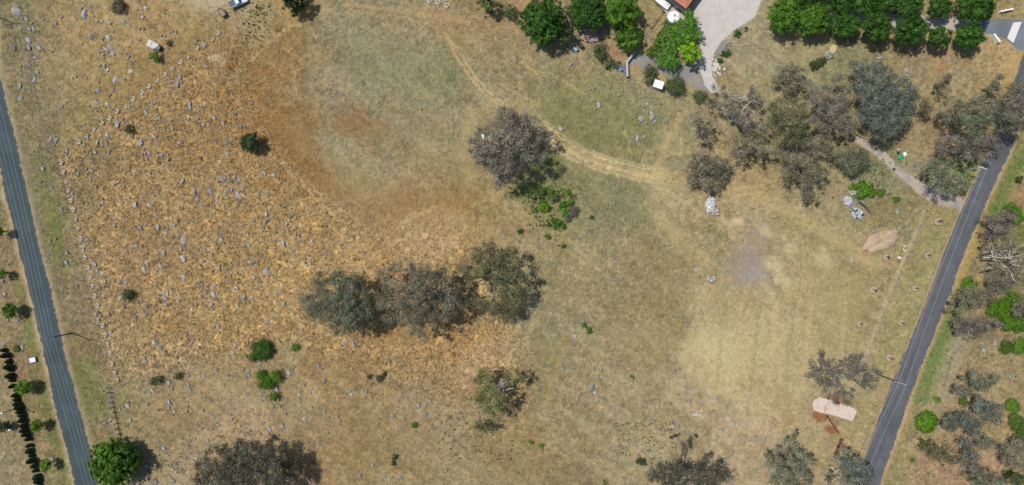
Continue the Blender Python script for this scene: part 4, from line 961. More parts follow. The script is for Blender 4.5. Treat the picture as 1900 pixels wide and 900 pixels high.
shrub([(217,12,13),(220,8,9)], "reddish brown dead bush ringed by rocks at the top left", 'brown_twig', 1.6)
shrub([(1190,855,7),(1193,860,6),(1183,857,4)], "dark green little bush left of the sparse bottom gum", 'bush_dark', 1)
shrub([(1082,602,4),(1093,614,6),(1086,607,3)], "tiny green shrub in the dry middle field", 'green_mid', .6)
shrub([(1173,700,4)], "single small green tuft right of centre", 'green_mid', .4)
shrub([(985,821,5),(1004,828,5)], "two joined low green tufts at the lower boundary", 'green_light', .5)
shrub([(1122,895,4)], "small green tuft at the bottom edge", 'green_mid', .4)
shrub([(945,20,13),(950,28,9)], "olive bush left of the big dark round tree", 'olive_bush', 2.6, dens=1.6)
shrub([(1113,92,14),(1115,102,11)], "grey olive bush between brick heap and garden", 'olive_bush', 2.6, dens=1.5)
shrub([(1206,131,12),(1208,145,12)], "olive green bush left of the small white shed", 'olive_bush', 3, dens=2)
shrub([(1253,155,15),(1258,165,14),(1243,160,10)], "olive green bush right of the small white shed", 'olive_bush', 3, dens=2)
shrub([(1299,179,13)], "small olive bush near the end of the grey yard", 'olive_bush', 2.4, dens=1.6)
shrub([(1322,190,9)], "pale olive bush beside the fence below the drive end", 'olive_bush', 2, dens=1.2)
shrub([(1133,115,9),(1142,120,8),(1128,122,7)], "pale green vegetable patch in the garden corner", 'olive_bush', .7, leaf=.28)
shrub([(1510,121,9),(1520,116,8),(1528,112,6)], "green spiky bush below the third round tree", 'bush_dark', 1.4)
shrub([(1367,62,7)], "dark green bush on the bank right of the pale drive", 'green_dark', 1.2)
shrub([(1344,100,6),(1350,98,6),(1336,112,5)], "dark green plants along the low stone wall", 'green_dark', .8)
shrub([(1384,54,4)], "little brown green bush on the upper bank", 'bush_dark', .8)
shrub([(1890,333,7)], "small dark shrub on the right bank near the right edge", 'bush_dark', 1.4)
shrub([(1878,385,9),(1888,392,8),(1893,404,8),(1885,412,7)], "vivid green shrub at the right edge above the purple tree", 'green_light', 1.4)
shrub([(1796,523,10),(1790,530,7),(1806,528,8)], "small vivid green shrub left of the dead white tree", 'green_light', 1.8)
shrub([(1780,543,7)], "green shrub close to the right road edge", 'green_mid', 1.3)
shrub([(1845,573,14),(1862,569,14),(1876,562,13),(1867,584,14),(1884,597,14),(1893,606,11),(1880,552,10),(1872,604,10),(1890,585,10)], "long vivid green thicket right of the twiggy purple tree", 'green_light', 3)
shrub([(1868,644,12),(1872,646,10)], "oval yellow green bush above the right edge stones", 'broom', 2)
shrub([(1893,641,13),(1888,648,10)], "vivid green bush cut by the right edge, beside the oval one", 'green_light', 2.2)
shrub([(1880,752,12),(1882,756,9)], "round bright green bush near the right edge", 'green_light', 2.4)
shrub([(1887,782,14),(1894,795,14),(1896,812,12)], "yellow green hanging bush cut by the right edge", 'broom', 2.6)
shrub([(1740,743,6),(1737,738,4)], "small bright green shrub above the round bush tree", 'green_light', 1.2)
shrub([(1787,747,8),(1790,742,6)], "yellow green bush among the lower right scrub", 'broom', 1.6)
shrub([(1712,819,5)], "tiny green shrub on the left tip of the long low tree", 'green_mid', 7.6)
shrub([(1693,855,4)], "tiny green shrub on the lower right bank", 'green_mid', .7)
shrub([(1868,880,7),(1876,878,6)], "yellow green shrub in the bottom right shade", 'broom', 1)
shrub([(1605,348,13),(1612,355,11),(1597,362,8)], "vivid green weeds behind the ash heap", 'green_light', 1.1, leaf=.24)
shrub([(1583,347,7)], "small vivid green weed left of the larger weed patch", 'green_light', .8)
shrub([(1634,357,8)], "vivid green weed at the upper right boundary", 'green_light', .9)
shrub([(1663,370,6)], "dark green weed nearest the upper right corner", 'green_mid', .8)
shrub([(31,648,6)], "small round green bush beside the pale stump stone", 'green_mid', .9)
shrub([(4,792,10),(12,790,8)], "dark green bush at the left edge by the second pole", 'pine', 3)
# bramble patch
BR = 'green bushes of the bramble patch'
bl = [((295,380,60),"largest bright green bush of the bramble patch",'green_light'),((185,415,28),"small round bush left of the largest bramble bush",'green_mid'),((185,300,28),"small bush above left of the largest bramble bush",'bush_dark'),
 ((555,220,36),"round bright bush at the top right of the bramble patch",'green_light'),((610,262,24),"narrow bush at the right edge of the bramble patch",'green_light'),((285,225,28),"grey green bush second from the left along the bramble top",'bush_dark'),
 ((375,222,40),"dark green bush in the middle of the bramble top",'green_mid'),((420,282,42),"pale grey green bush below the middle of the bramble top",'olive_bush'),((580,335,40),"bright bush above the grey dead twigs",'green_light'),
 ((510,350,40),"leafy bush in the middle of the bramble patch",'green_mid'),((480,385,30),"small leafy bush left of the grey dead twigs",'green_mid'),((520,432,40),"bright bush touching the grey twigs",'green_light'),((550,475,36),"low bush below the grey twigs",'green_mid'),
 ((400,535,42),"dark bush at the lower left of the bramble patch",'green_mid'),((450,555,44),"broad bush at the bottom of the bramble patch",'green_mid'),((500,592,34),"lowest bush of the bramble patch",'green_mid'),((345,580,25),"small dark bush at the lower left end",'green_dark'),
 ((405,608,26),"small pale green bush at the bottom end",'green_mid'),((320,190,20),"tiny bush at the upper bramble edge",'bush_dark'),((30,655,34),"outlying green bush between two rocks",'green_dark'),((330,715,34),"outlying bush below the bramble patch",'green_mid'),
 ((505,820,25),"outlying dark little bush farthest below",'green_dark'),((455,810,14),"tiny outlying tuft left of the dark little bush",'bush_dark'),((262,312,34),"greyish bush behind the largest bramble bush",'bush_dark'),
 ((90,405,16),"faint green tuft at the left of the patch",'bush_dark'),((825,505,24),"faint dark green tuft right of the patch",'bush_dark'),((200,190,16),"small tuft at the upper left of the patch",'bush_dark')]
for a, l, p in bl: shrub([a], l, p, .6 + a[2] / 40, 'bramble_bush', BR, sc=6, ox=960, oy=320, cat='bush')
shrub([(600,410,40),(650,410,40),(620,450,42),(560,515,40),(590,470,36)], "grey dead twig clump on the right of the bramble patch", 'grey_twig', 1.1, 'dead_bush', None, sc=6, ox=960, oy=320, leaf=.16)

# ---- vine covered pergola (big leafy mass) with a paler sloping side
vine = [(1258,50),(1240,60),(1255,66),(1272,56),(1285,58),(1230,80),(1247,82),(1262,74),(1280,70),(1293,66),(1226,98),(1242,102),(1248,102),(1236,116),(1250,118),(1280,46),(1284,36),(1278,28),(1268,46),(1244,110),(1225,108),(1270,66),(1248,70)]
lob = []
for px, py in vine:
    z = 3.0 + rng.uniform(-.3, .4); X = W(px, py, z); lob.append((X[0], X[1], z, 12.5 * S))
make_tree('leafy_vine', "leafy green vine mass spread over a pergola beside the water tank", 'vine', lob, 'vine', leaf=.3, dens=2.6, parts=('stem', 'foliage'), limbs=8, outward=.7, clump=.7, flat=.35)
lob = []
for px, py in [(1236,46),(1240,40),(1230,56),(1226,64),(1222,72),(1218,80),(1212,88),(1208,94),(1204,98),(1214,98),(1232,66),(1226,78),(1218,92),(1210,102),(1238,54)]:
    z = 1.5; X = W(px, py, z); lob.append((X[0], X[1], z, 6.5 * S))
make_tree('clipped_hedge', "yellowish green clipped hedge along the left side of the vine", 'hedge', lob, 'broom', leaf=.18, dens=3.0, parts=('stem', 'foliage'), limbs=5, outward=.4, clump=.5)

# ---- hedge row of dark conifers on the left
def conifer_proto():
    o = thing('conifer', '', 'conifer'); mb = MB(); mb.tube([(0, 0, -.1), (0, 0, 2.2)], [.07, .02], 6); mb.build('trunk', M['dark_bark'], o)
    n = 420; t = rng.uniform(0, 1, n) ** .75; a = rng.uniform(0, 6.283, n); r = np.sqrt(np.clip(1 - t ** 1.6 * .97, 0, 1)) * .62 * rng.uniform(.7, 1.08, n)
    c = np.stack([r * np.cos(a), r * np.sin(a), 0.1 + t * 2.3], -1); nn = np.stack([np.cos(a), np.sin(a), np.full(n, .5)], -1)
    v, f = quads_from(c, nn, .26, rng); pal = np.array(PAL['conifer']); cc = pal[rng.integers(3, size=n)] * rng.uniform(.7, 1.4, (n, 1))
    link('foliage', mesh_np('foliage', v, f, np.repeat(cc, 4, 0)), M['leaf'], o); return o
CG = 'dark conifers of the hedge row'; CL = 'narrow dark conifer in the clipped row left of the left road'
cp = conifer_proto(); first = True
cpts = [(3,650),(8,660),(12,670),(14,681),(15,690),(16,699),(18,708),(20,717),(24,726),(25,734),(27,742),(29,750),(31,757),(33,765),(35,773),(37,781),(39,790),(41,798),(45,807),(47,816),(50,827),(51,836),(54,847),(56,856),(59,866),(61,876),(64,886),(66,895),(69,904)]
for px, py in cpts:
    s = rng.uniform(.82, 1.3); X = W(px + rng.normal(0, .9), py + rng.normal(0, 1.0), 1.3); zz = (X[0], X[1], -.1)
    if first: o = cp; o.location = zz; o['label'] = CL; o['group'] = CG; first = False
    else: o = copy_tree(cp, zz, None, None, CL, CG)
    o.scale = (s * 1.15, s * rng.uniform(.85, 1.1), s * rng.uniform(.6, .95)); o.rotation_euler = (0, 0, rng.uniform(-.3, .3))
# ------------------------------------------------------------------ straw and grass blades over the paddock (uncountable)
def flow(px, py):
    return 6.283 * fbm(px / 60 + 5, py / 60 + 8, 3) * 1.6
def grass(name, n, pts, ln, wd, tilt, bright, kind_rng, lift=.06):
    px, py = pts[:, 0], pts[:, 1]
    gc, _ = ground_field(px, py)
    a = flow(px, py) + kind_rng.normal(0, .75, len(px))
    L = ln * kind_rng.uniform(.5, 1.5, len(px)); w = wd * kind_rng.uniform(.6, 1.4, len(px))
    bend = kind_rng.normal(0, .5, len(px))
    z0 = relief(px, py) + .01
    x = (px - CX) * S; y = (CY - py) * S
    v = np.empty((len(px), 6, 3))
    for k, (t, ww) in enumerate(((0, .5), (.5, 1.0), (1.0, .25))):
        aa = a + bend * t
        cxk = x + np.cos(aa) * L * (t - .5); cyk = y + np.sin(aa) * L * (t - .5); zk = z0 + lift + tilt * L * t * kind_rng.uniform(.5, 1.2, len(px))
        nxk, nyk = -np.sin(aa) * w * ww * .5, np.cos(aa) * w * ww * .5
        v[:, 2 * k] = np.stack([cxk + nxk, cyk + nyk, zk], -1); v[:, 2 * k + 1] = np.stack([cxk - nxk, cyk - nyk, zk], -1)
    i = np.arange(len(px))[:, None] * 6
    f = np.concatenate([i + [0, 1, 3, 2], i + [2, 3, 5, 4]], 0)
    m = kind_rng.choice(bright, len(px)) * kind_rng.uniform(.85, 1.15, len(px))
    tint = np.array([.52, .375, .165])
    mix = np.clip(m - .9, 0, .6)[:, None] * (1.0 if name == 'dry_straw' else .35)
    c = np.clip(gc * m[:, None] * (1 - mix) + tint * mix, .01, .75)
    o = link(name, mesh_np(name, v.reshape(-1, 3), f, np.repeat(c, 6, 0)), M['blade'])
    return tag(o, kind='stuff')
M['blade'] = leaf_mat('straw_blade', .15)
gr = np.random.default_rng(3)
def scatter(n, poly=None, box=(-40, -30, 1940, 930), soft=0, avoid=True):
    out = []
    while sum(len(o) for o in out) < n:
        p = np.stack([gr.uniform(box[0], box[2], n), gr.uniform(box[1], box[3], n)], -1)
        k = np.ones(len(p), bool)
        if poly is not None: k &= poly_sd(p[:, 0], p[:, 1], poly) < gr.normal(0, soft + 1e-6, len(p))
        if avoid: k &= road_mask_px(p[:, 0], p[:, 1]) > 2
        out.append(p[k])
    return np.concatenate(out)[:n]
# straw lies in drifts: keep the points where the drift noise is high
p = scatter(150000, ROCKY, (90, 30, 1000, 780), 14)
dn = fbm(p[:, 0] / 9 + 60, p[:, 1] / 9 + 2, 3); p = p[dn > .44 + gr.normal(0, .05, len(p))]
tag(grass('dry_straw', 0, p, .75, .11, .12, [.6, .8, 1.15, 1.45, 1.7], gr), 'matted golden straw over the rocky paddock', 'dry grass')
p = scatter(90000)
dn = fbm(p[:, 0] / 14 + 10, p[:, 1] / 14 + 72, 4); p = p[dn > .46 + gr.normal(0, .06, len(p))]
tag(grass('grass_stems', 0, p, .65, .10, .12, [.66, .8, 1.1, 1.2, 1.35], gr), 'thin bleached grass stems over the mown paddock and verges', 'grass')
# dark tussocks in the spotted corner by the top edge and along the rough edges
def tussocks(name, pts, rad, pal, label, lf=.16):
    C = []; Nn = []; Cc = []; pl = np.array(PAL[pal])
    for x, y in pts:
        X = W(x, y, .2); m = 12; o = gr.normal(0, .45, (m, 3)) * rad * gr.uniform(.5, 1.2); C.append(np.array([X[0], X[1], .15]) + np.abs(o) * [0, 0, 1] + o * [1, 1, 0]); Nn.append(o + [0, 0, .4]); Cc.append(pl[gr.integers(len(pl))] * gr.uniform(.7, 1.3, (m, 1)))
    v, f = quads_from(np.concatenate(C), np.concatenate(Nn), lf, gr)
    return tag(link(name, mesh_np(name, v, f, np.repeat(np.concatenate(Cc), 4, 0)), M['leaf']), label, 'grass', kind='stuff')
pt = [(gr.normal(478, 16), gr.normal(40, 26)) for _ in range(110)] + [(gr.normal(1000, 14), gr.normal(356, 7)) for _ in range(40)] + [(gr.uniform(980, 1030), gr.uniform(345, 420)) for _ in range(40)]
tussocks('grass_tussocks', pt, .30, 'bush_dark', 'dark spotted tussocks near the top edge and by the brambles', .16)
pt = [(gr.normal(300, 40), gr.normal(865, 16)) for _ in range(70)] + [(gr.normal(430, 40), gr.normal(800, 20)) for _ in range(30)] + [(gr.uniform(800, 960), gr.uniform(765, 860)) for _ in range(110)] + [(gr.uniform(1140, 1250), gr.uniform(780, 860)) for _ in range(110)] + [(gr.uniform(1690, 1890), gr.uniform(650, 890)) for _ in range(160)]
tussocks('grass_tussocks', pt, .17, 'dry_tuft', 'small dark grass tussocks dotted in loose patches')
pt = [(gr.normal(965, 18) + gr.uniform(0, 80), gr.normal(357, 9)) for _ in range(170)] + [(gr.uniform(980, 1070), gr.uniform(360, 430)) for _ in range(70)] + [(gr.normal(1610, 26), gr.normal(356, 10)) for _ in range(60)] + [(gr.normal(1650, 30), gr.normal(312, 12)) for _ in range(40)]
pt += [(gr.normal(1796, 6), gr.normal(328, 10)) for _ in range(30)] + [(gr.normal(1590, 14), gr.normal(252, 8)) for _ in range(30)] + [(gr.normal(1870, 18), gr.uniform(380, 470)) for _ in range(60)]
tussocks('green_weeds', pt, .40, 'olive_bush', 'low pale green weeds round the brambles and the ash heap')

# ------------------------------------------------------------------ rocks
TX = lambda s, ox, oy, k=3.0: [(ox + a[0] / k, oy + a[1] / k, a[2] / k) for a in Z(s)]
rocks = []
rocks += TX("80,65,30 140,105,15 160,160,15 185,162,15 155,225,14 160,262,16 210,265,13 80,262,16 195,320,10 208,403,15 190,445,14 105,480,14 110,545,16 468,82,24 452,45,12 500,40,10 505,205,14 310,132,11 370,138,10 568,122,11 607,127,13 540,118,8 520,88,8 690,120,14 790,95,13 808,45,10 727,143,8 775,160,9 797,160,9 570,212,12 603,210,18 585,270,13 612,262,16 622,300,14 575,322,12 552,290,9 675,300,8 712,318,15 630,177,7 942,183,8 960,175,8 980,180,9 778,220,8 580,365,12 595,388,10 556,365,9 575,418,10 730,395,14 640,442,18 692,440,8 718,472,8 425,425,9 545,508,14 630,500,11 525,515,8 535,572,14 595,578,12 495,592,9 330,605,15 285,288,10 240,108,8 340,95,9 485,385,7 480,435,8 548,455,8 610,530,8 115,370,10 165,360,8 60,470,8 310,780,18 280,775,12 1000,430,15 980,467,18 950,460,10 1145,370,11 1055,590,20 1122,588,16 900,572,10 865,572,10 850,578,9 825,568,8 718,590,12 1003,590,8 998,640,9 1190,655,14 1240,690,13 1100,662,10 1128,690,12 1050,662,11 1030,660,8 955,670,9 955,715,12 925,675,8 868,645,16 885,660,12 835,675,10 808,630,14 685,662,10 690,680,9 650,690,18 736,680,10 858,720,11 858,762,17 780,790,18 595,750,13 540,790,11 590,797,12 485,765,16 930,768,13 1000,792,14 1262,795,14 1340,705,10 1265,855,15 605,853,15 525,845,13 805,850,11 826,852,11 895,862,12 935,858,9 935,888,9 675,880,9 365,853,16 395,895,10 455,890,9 820,882,10 1240,885,9 1310,630,8 1265,410,8 1085,330,8 645,25,10 655,62,12 625,30,9 680,45,8", 0, 0)
rocks += TX("435,65,16 505,92,12 547,90,8 480,40,10 510,52,12 400,178,12 650,117,13 685,137,11 747,65,13 835,65,10 880,55,7 533,140,10 572,152,9 567,205,9 570,228,11 628,220,8 745,238,17 788,205,13 808,180,10 855,188,10 885,168,12 830,240,14 1013,110,18 1083,165,22 1095,205,14 1168,165,21 1205,197,11 1190,100,10 1235,95,19 1272,68,10 1305,90,15 1330,105,12 1290,150,17 1250,180,12 1323,185,21 1352,155,12 1118,243,12 1015,260,9 1190,245,9 1410,130,8 1265,305,9 1410,325,10 1350,350,13 865,290,12 640,315,15 640,360,11 778,368,13 812,352,9 877,362,15 965,355,11 1048,340,9 1073,340,9 1065,375,9 995,405,11 920,402,11 485,318,9 680,385,8 1020,443,20 1005,492,12 1020,537,21 1070,537,8 1135,485,13 1115,422,7 1210,482,9 1178,512,10 1230,435,15 1278,420,8 1278,452,8 1387,465,13 1400,400,8 905,503,17 803,518,9 753,465,11 787,470,9 697,465,11 705,495,7 485,433,12 465,485,14 523,567,14 820,572,11 800,600,15 893,582,15 540,607,11 570,620,11 585,665,15 660,665,14 697,672,12 655,702,7 665,760,12 578,757,9 1020,642,12 1060,625,7 1110,577,10 1130,555,10 1180,610,9 1218,597,15 1242,570,9 1262,597,8 1250,640,9 1265,675,9 1282,632,8 1320,675,9 1313,702,12 1195,685,14 1112,670,10 1105,695,9 1145,725,11 1188,737,14 1115,755,11 1178,790,14 1183,818,8 1355,758,19 1403,755,13 1390,560,12 1412,560,10 1410,645,12 915,760,21 930,735,11 880,742,8 925,797,12 990,775,11 1000,737,8 950,705,9 812,808,14 808,850,13 765,783,8 755,835,9 687,810,9 625,838,9 752,870,11 860,835,7 530,850,14 548,880,13 335,265,14 285,145,14 232,40,12 365,560,13 370,505,11 225,110,9 280,440,9 310,430,8 270,515,9 430,690,9 425,885,8 25,738,11 40,570,8 12,665,10 45,880,10 95,885,9 15,490,7 1360,180,10 1245,455,8 1355,580,8 1150,470,8 545,838,10 560,860,9", 0, 300)
rocks += TX("45,62,11 92,72,16 125,100,9 57,187,15 50,243,9 130,240,8 193,262,8 202,298,9 52,290,15 50,340,13 38,365,12 168,340,13 152,385,13 218,367,8 218,410,9 240,432,15 225,445,10 312,438,11 150,448,22 365,410,7 392,436,11 458,442,9 15,455,10 198,500,14 150,515,8 32,517,8 385,523,11 322,508,9 290,520,9 273,535,9 270,560,9 298,562,12 410,575,9 402,600,8 5,560,11 55,610,18 75,620,10 108,630,9 25,693,11 52,692,11 133,718,11 25,740,8 155,790,12 58,888,11 530,410,6 1225,270,7 1383,415,12 392,325,6 210,895,7", 475, 300)
rocks += TX("1213,18,14 1038,62,10 1067,105,14 1130,95,7 1105,130,8 855,108,12 888,135,12 800,213,13 740,238,11 1010,120,8 1310,128,14 1380,108,10 1290,160,11 615,50,13 718,38,8 983,187,8 1380,270,15 1355,255,10 1388,292,12 1110,280,9 1132,300,11 1200,260,11 1270,290,8 1050,290,9 938,330,11 955,365,12 1050,340,11 1062,372,11 850,375,14 938,440,16 937,470,12 970,490,11 1020,415,7 1045,460,8 1040,490,9 1140,410,9 878,482,8 665,485,11 708,457,13 722,545,12 590,553,12 820,450,9 1130,485,10 1150,652,12 1285,510,8 1290,535,10 1088,752,11 912,697,14 1045,680,10 815,795,14 960,812,11 955,875,17 820,860,10 860,885,12 1185,590,7 1120,590,7 570,375,9 700,670,14 120,135,16 15,112,14 80,225,9 205,260,8 290,760,15 1385,600,8 1405,480,8 1010,815,6", 0, 600)
rocks += TX("483,113,15 543,120,15 508,175,8 673,165,7 738,170,9 728,205,8 875,135,11 1237,112,9 1272,138,8 1030,238,11 1033,275,9 918,338,10 128,95,8 135,80,8 20,228,13 108,370,20 40,385,12 48,420,11 90,468,13 135,465,9 165,505,9 180,278,14 197,197,12 348,240,14 365,255,9 270,345,8 240,398,12 300,388,11 335,385,8 545,372,8 612,378,11 530,395,12 500,397,9 608,413,8 700,395,7 903,460,11 965,437,13 940,505,11 762,515,18 823,537,9 868,555,11 680,558,9 805,580,12 383,490,9 403,522,9 455,520,10 465,545,9 270,530,15 310,465,8 150,575,16 75,588,14 215,582,11 705,638,9 918,635,9 958,595,8 383,670,11 495,692,9 675,692,9 290,738,10 320,755,8 650,793,14 578,855,11 715,850,11 795,860,14 1060,822,8 310,865,9 180,640,8 700,460,6 380,320,14 440,350,9", 475, 600)
rocks += TX("590,130,12 688,120,7 548,215,9 580,212,9 568,240,9 498,265,9 505,300,12 545,295,6 455,325,8 370,428,9 425,470,11 380,478,9 410,190,10 412,230,11 60,410,9 40,447,12 145,430,9 258,557,9 605,643,12 540,677,11 868,457,11 912,492,8 855,507,7 913,608,12 1022,605,12 1040,640,10 1058,683,9 1130,745,10 1048,825,9 890,860,10 915,868,9 965,888,10 395,890,11 940,870,7 340,615,10 740,705,6 140,632,6", 950, 300)
rocks += TX("325,360,15 553,460,10 545,487,7 513,473,7 460,490,8 437,497,8 618,492,9 595,532,10 480,585,13 465,605,8 403,550,6 268,715,15 740,540,9 755,578,11 712,520,6 780,540,9 795,575,10 735,615,11 690,630,9 723,660,24 780,638,20 795,682,15 775,658,11 835,650,9 845,685,9 880,640,7 862,685,7 698,768,12 738,760,12 478,742,9 320,735,8 20,490,9 8,540,7 740,205,20 775,215,8", 950, 0)
rocks += TX("350,75,12 285,250,11 350,257,8 365,272,8 455,252,8 497,257,9 447,357,17 458,385,11 420,430,11 478,435,9 508,418,8 868,180,8 905,183,6 913,218,8 930,252,9 905,263,9 880,250,6 963,300,9 965,360,9 993,382,11 990,430,11 925,395,8 1148,425,11 765,130,9 748,335,7 627,333,7 672,360,6 615,462,8 810,478,8 770,535,8 928,573,12 900,578,14 643,607,9 955,610,10 1380,643,11 1228,718,9 1188,760,13 1220,857,16 1083,605,9 1265,657,7 1173,590,9 1343,560,6 1020,18,9 480,295,8 765,712,8", 950, 600)
rocks += TX("620,322,15 660,325,9 420,315,10 760,350,11 780,395,22 745,402,10 795,420,10 1055,378,11 1150,405,9 1157,362,6 1185,350,9 1120,345,9 1047,348,9 330,300,12 345,318,9", 1425, 0)
rocks += TX("1065,115,11 1100,140,10 1210,150,18 1265,110,14 1350,300,14 88,672,11 337,685,10 1190,130,9", 1425, 600)
rocks += TX("722,275,13 757,305,11 640,350,13 592,385,15 778,352,10 735,370,13 730,440,9 765,410,6 700,468,9 467,548,13 435,598,8 437,685,9 320,260,9 380,298,9 620,815,7 1100,295,7", 1425, 300)
white = TX("760,470,10 757,490,8 733,535,10 768,498,6 722,278,7", 1425, 300)

def rock_proto(seed, pale=False):
    r = np.random.default_rng(seed); bm = bmesh.new()
    bmesh.ops.create_icosphere(bm, subdivisions=1 if seed % 3 else 2, radius=.95)
    for k in range(0 if pale else int(r.integers(0, 4))):      # split slabs leaning on the main block
        a = r.uniform(0, 6.28); d = r.uniform(.75, 1.05); q = r.uniform(.3, .55)
        bmesh.ops.create_icosphere(bm, subdivisions=1, radius=q, matrix=Matrix.Translation((d * math.cos(a), d * math.sin(a), -.1)) @ Matrix.Diagonal((1.3, .7, 1, 1)))
    dirs = r.normal(0, 1, (9, 3)); dirs /= np.linalg.norm(dirs, axis=1)[:, None]; cut = r.uniform(.42, .85, 9)
    for v in bm.verts:
        p = np.array(v.co)
        for d, c in zip(dirs, cut):      # slabby faces: flatten whatever sticks out past a few planes
            t = p @ d
            if t > c: p = p - d * (t - c) * .9
        p *= 1 + r.normal(0, .15 if seed % 3 else .08)
        v.co = p
    me = bpy.data.meshes.new('rock'); bm.to_mesh(me); bm.free()
    me.materials.append(M['pale_rock'] if pale else M['rock']); return me
PROT = [rock_proto(100 + i) for i in range(14)]
PPAL = [rock_proto(200 + i, True) for i in range(4)]
LAND = [((465,265),'the lone dark round tree'),((238,240),'the small upper left shrub'),((237,547),'the lower left round shrub'),((495,703),'the wide green shrub'),((508,736),'the small green shrub below the wide one'),((948,278),'the big purple grey gum'),
 ((632,565),'the grey green gum'),((918,525),'the olive gum'),((928,730),'the white branched gum'),((283,84),'the old tin shelter'),((217,12),'the reddish dead bush'),((548,4),'the dark pine at the top'),((1323,384),'the white rubble heap'),
 ((1635,446),'the bare earth mound'),((1585,380),'the ash heap'),((1310,318),'the small round gum'),((215,858),'the big green roadside tree'),((60,668),'the white board'),((88,862),'the spiky verge tree'),((20,577),'the tall verge tree'),((46,719),'the yellow green verge tree'),
 ((478,645),'the long dark shrub'),((1088,608),'the tiny middle shrub'),((769,788),'the tiny bright shrub'),((1510,121),'the spiky bush'),((1275,860),'the sparse bottom gum'),((460,865),'the dark bottom left gum'),((1165,71),'the bright round garden tree'),((1540,757),'the pink gravel pad'),((287,708),'the yellow green low shrub'),((1868,644),'the oval yellow green bush'),((412,22),'the small trailer'),((1018,395),'the bramble patch'),((1395,480),'the grey bare patch')]
def region_of(px, py):
    if poly_sd(np.array([px]), np.array([py]), ROCKY)[0] < 0: return 'golden straw of the rocky paddock', 'rocks in the golden rocky paddock'
    if px < 100 and py > 330: return 'verge beside the left road', 'rocks on the left road verges'
    if px < 470 and py < 290: return 'yellow field above the rocky paddock', 'rocks in the upper left field'
    if py > 620 and px < 1000: return 'brown field below the rocky paddock', 'rocks in the lower left field'
    if px > 1480 and py < 160: return 'dry grass below the round trees', 'rocks under the round trees'
    if px > 1500: return 'green grass towards the right road', 'rocks by the right road'
    if py < 280: return 'greenish upper right turf', 'rocks in the upper right turf'
    return 'mown turf of the middle paddock', 'rocks in the mown middle paddock'
used_labels = set()
rr = np.random.default_rng(21)
rocks = sorted(rocks, key=lambda a: -a[2])
OVER = [p for p in [(948,278,72),(632,565,70),(785,560,80),(918,525,55),(460,880,80),(1560,690,60)]]
def rock_shape(px, py, r):
    w = r * S * 1.28
    asp = rr.uniform(.42, .85); ang = rr.normal(2.05, .55)
    return (w * 1.08, w * asp, w * rr.uniform(.26, .55)), ang
def put_rock(px, py, r, protos, label=None, group=None, name='rock'):
    (sx, sy, sz), ang = rock_shape(px, py, r)
    X = W(px, py, sz * .3)
    o = link(name, protos[rr.integers(len(protos))], None, None, (X[0], X[1], -sz * .12))
    o.scale = (sx, sy, sz); o.rotation_euler = (rr.normal(0, .18), rr.normal(0, .18), ang)
    return o
size_word = lambda r: 'large' if r > 5 else ('medium' if r > 3.6 else 'small')
for k, (px, py, r) in enumerate(rocks[:300]):
    reg, grp = region_of(px, py)
    lab = None; best = sorted(LAND, key=lambda l: math.hypot(px - l[0][0], py - l[0][1]))
    for (lx, ly), nm in best[:2]:
        d = math.hypot(px - lx, py - ly)
        if d < 95:
            dx, dy = px - lx, py - ly
            side = ('right' if dx > 0 else 'left') + ' of' if abs(dx) > abs(dy) * 2 else (('below' if dy > 0 else 'above') if abs(dy) > abs(dx) * 2 else ('lower ' if dy > 0 else 'upper ') + ('right' if dx > 0 else 'left') + ' of')
            near = 'close ' if d < 45 else ''
            c = f"{size_word(r)} grey rock {near}{side} {nm}"
            if c not in used_labels: lab = c; used_labels.add(c); break
    o = put_rock(px, py, r, PROT)
    if lab is None:
        lab = f"{size_word(r)} pale grey rock half sunk in the {reg}"
    tag(o, lab, 'rock', f"{size_word(r)} {grp}")
for i, (px, py, r) in enumerate(white):
    tag(put_rock(px, py, r, PPAL), ["upper white stone left of the right hand fence strip","second white stone left of the right hand fence strip","largest white stone, lowest left of the right hand fence strip","small white stone touching the fence strip","white stone highest near the upper right corner"][i], 'rock')
# the smallest stones and chips: one object
def stones(name, lst, label, mat, zsq=.6):
    V = []; F = []; n = 0
    base = bmesh.new(); bmesh.ops.create_icosphere(base, subdivisions=1, radius=1.0); bv = np.array([v.co for v in base.verts]); bf = np.array([[v.index for v in f.verts] for f in base.faces]); base.free()
    for px, py, r in lst:
        w = r * S; p = bv * (1 + rr.normal(0, .16, (len(bv), 1))) * [w * rr.uniform(.8, 1.2), w * rr.uniform(.45, .9), w * zsq]
        a = rr.normal(2.05, .7); c, s_ = math.cos(a), math.sin(a)
        p = p @ np.array([[c, s_, 0], [-s_, c, 0], [0, 0, 1]]); X = W(px, py, 0)
        V.append(p + [X[0], X[1], -w * .1]); F.append(bf + n); n += len(bv)
    return tag(link(name, mesh_np(name, np.concatenate(V), np.concatenate(F)), mat), label, 'stones', kind='stuff')
small = list(rocks[300:])
for px, py, r in rocks[:300]:      # chips and low slabs strung out beside each outcrop
    for k in range(int(rr.integers(1, 5))):
        d = rr.normal(0, r * 1.6); e = rr.normal(0, r * .6); small.append((px - .46 * d + .89 * e, py + .89 * d + .46 * e, rr.uniform(.9, max(1.2, r * .55))))
for _ in range(420):
    c = rr.random()
    if c < .55:
        q_ = scatter(1, ROCKY, (100, 40, 620, 720), 4)[0]
    elif c < .68: q_ = (rr.uniform(60, 330), rr.uniform(5, 250))
    elif c < .85: q_ = (rr.uniform(240, 900), rr.uniform(650, 890))
    elif c < .92: q_ = (rr.normal(1200, 40), rr.normal(200, 30))
    else: q_ = (rr.uniform(980, 1320), rr.uniform(420, 840))
    if c < .68 and .55 <= c and q_[1] > 285 - (q_[0] - 98) * .82: continue
    small.append((q_[0], q_[1], rr.uniform(1.0, 2.3)))
stones('small_stones', small, 'scattered small grey stones and chips over the dry fields', M['rock'])
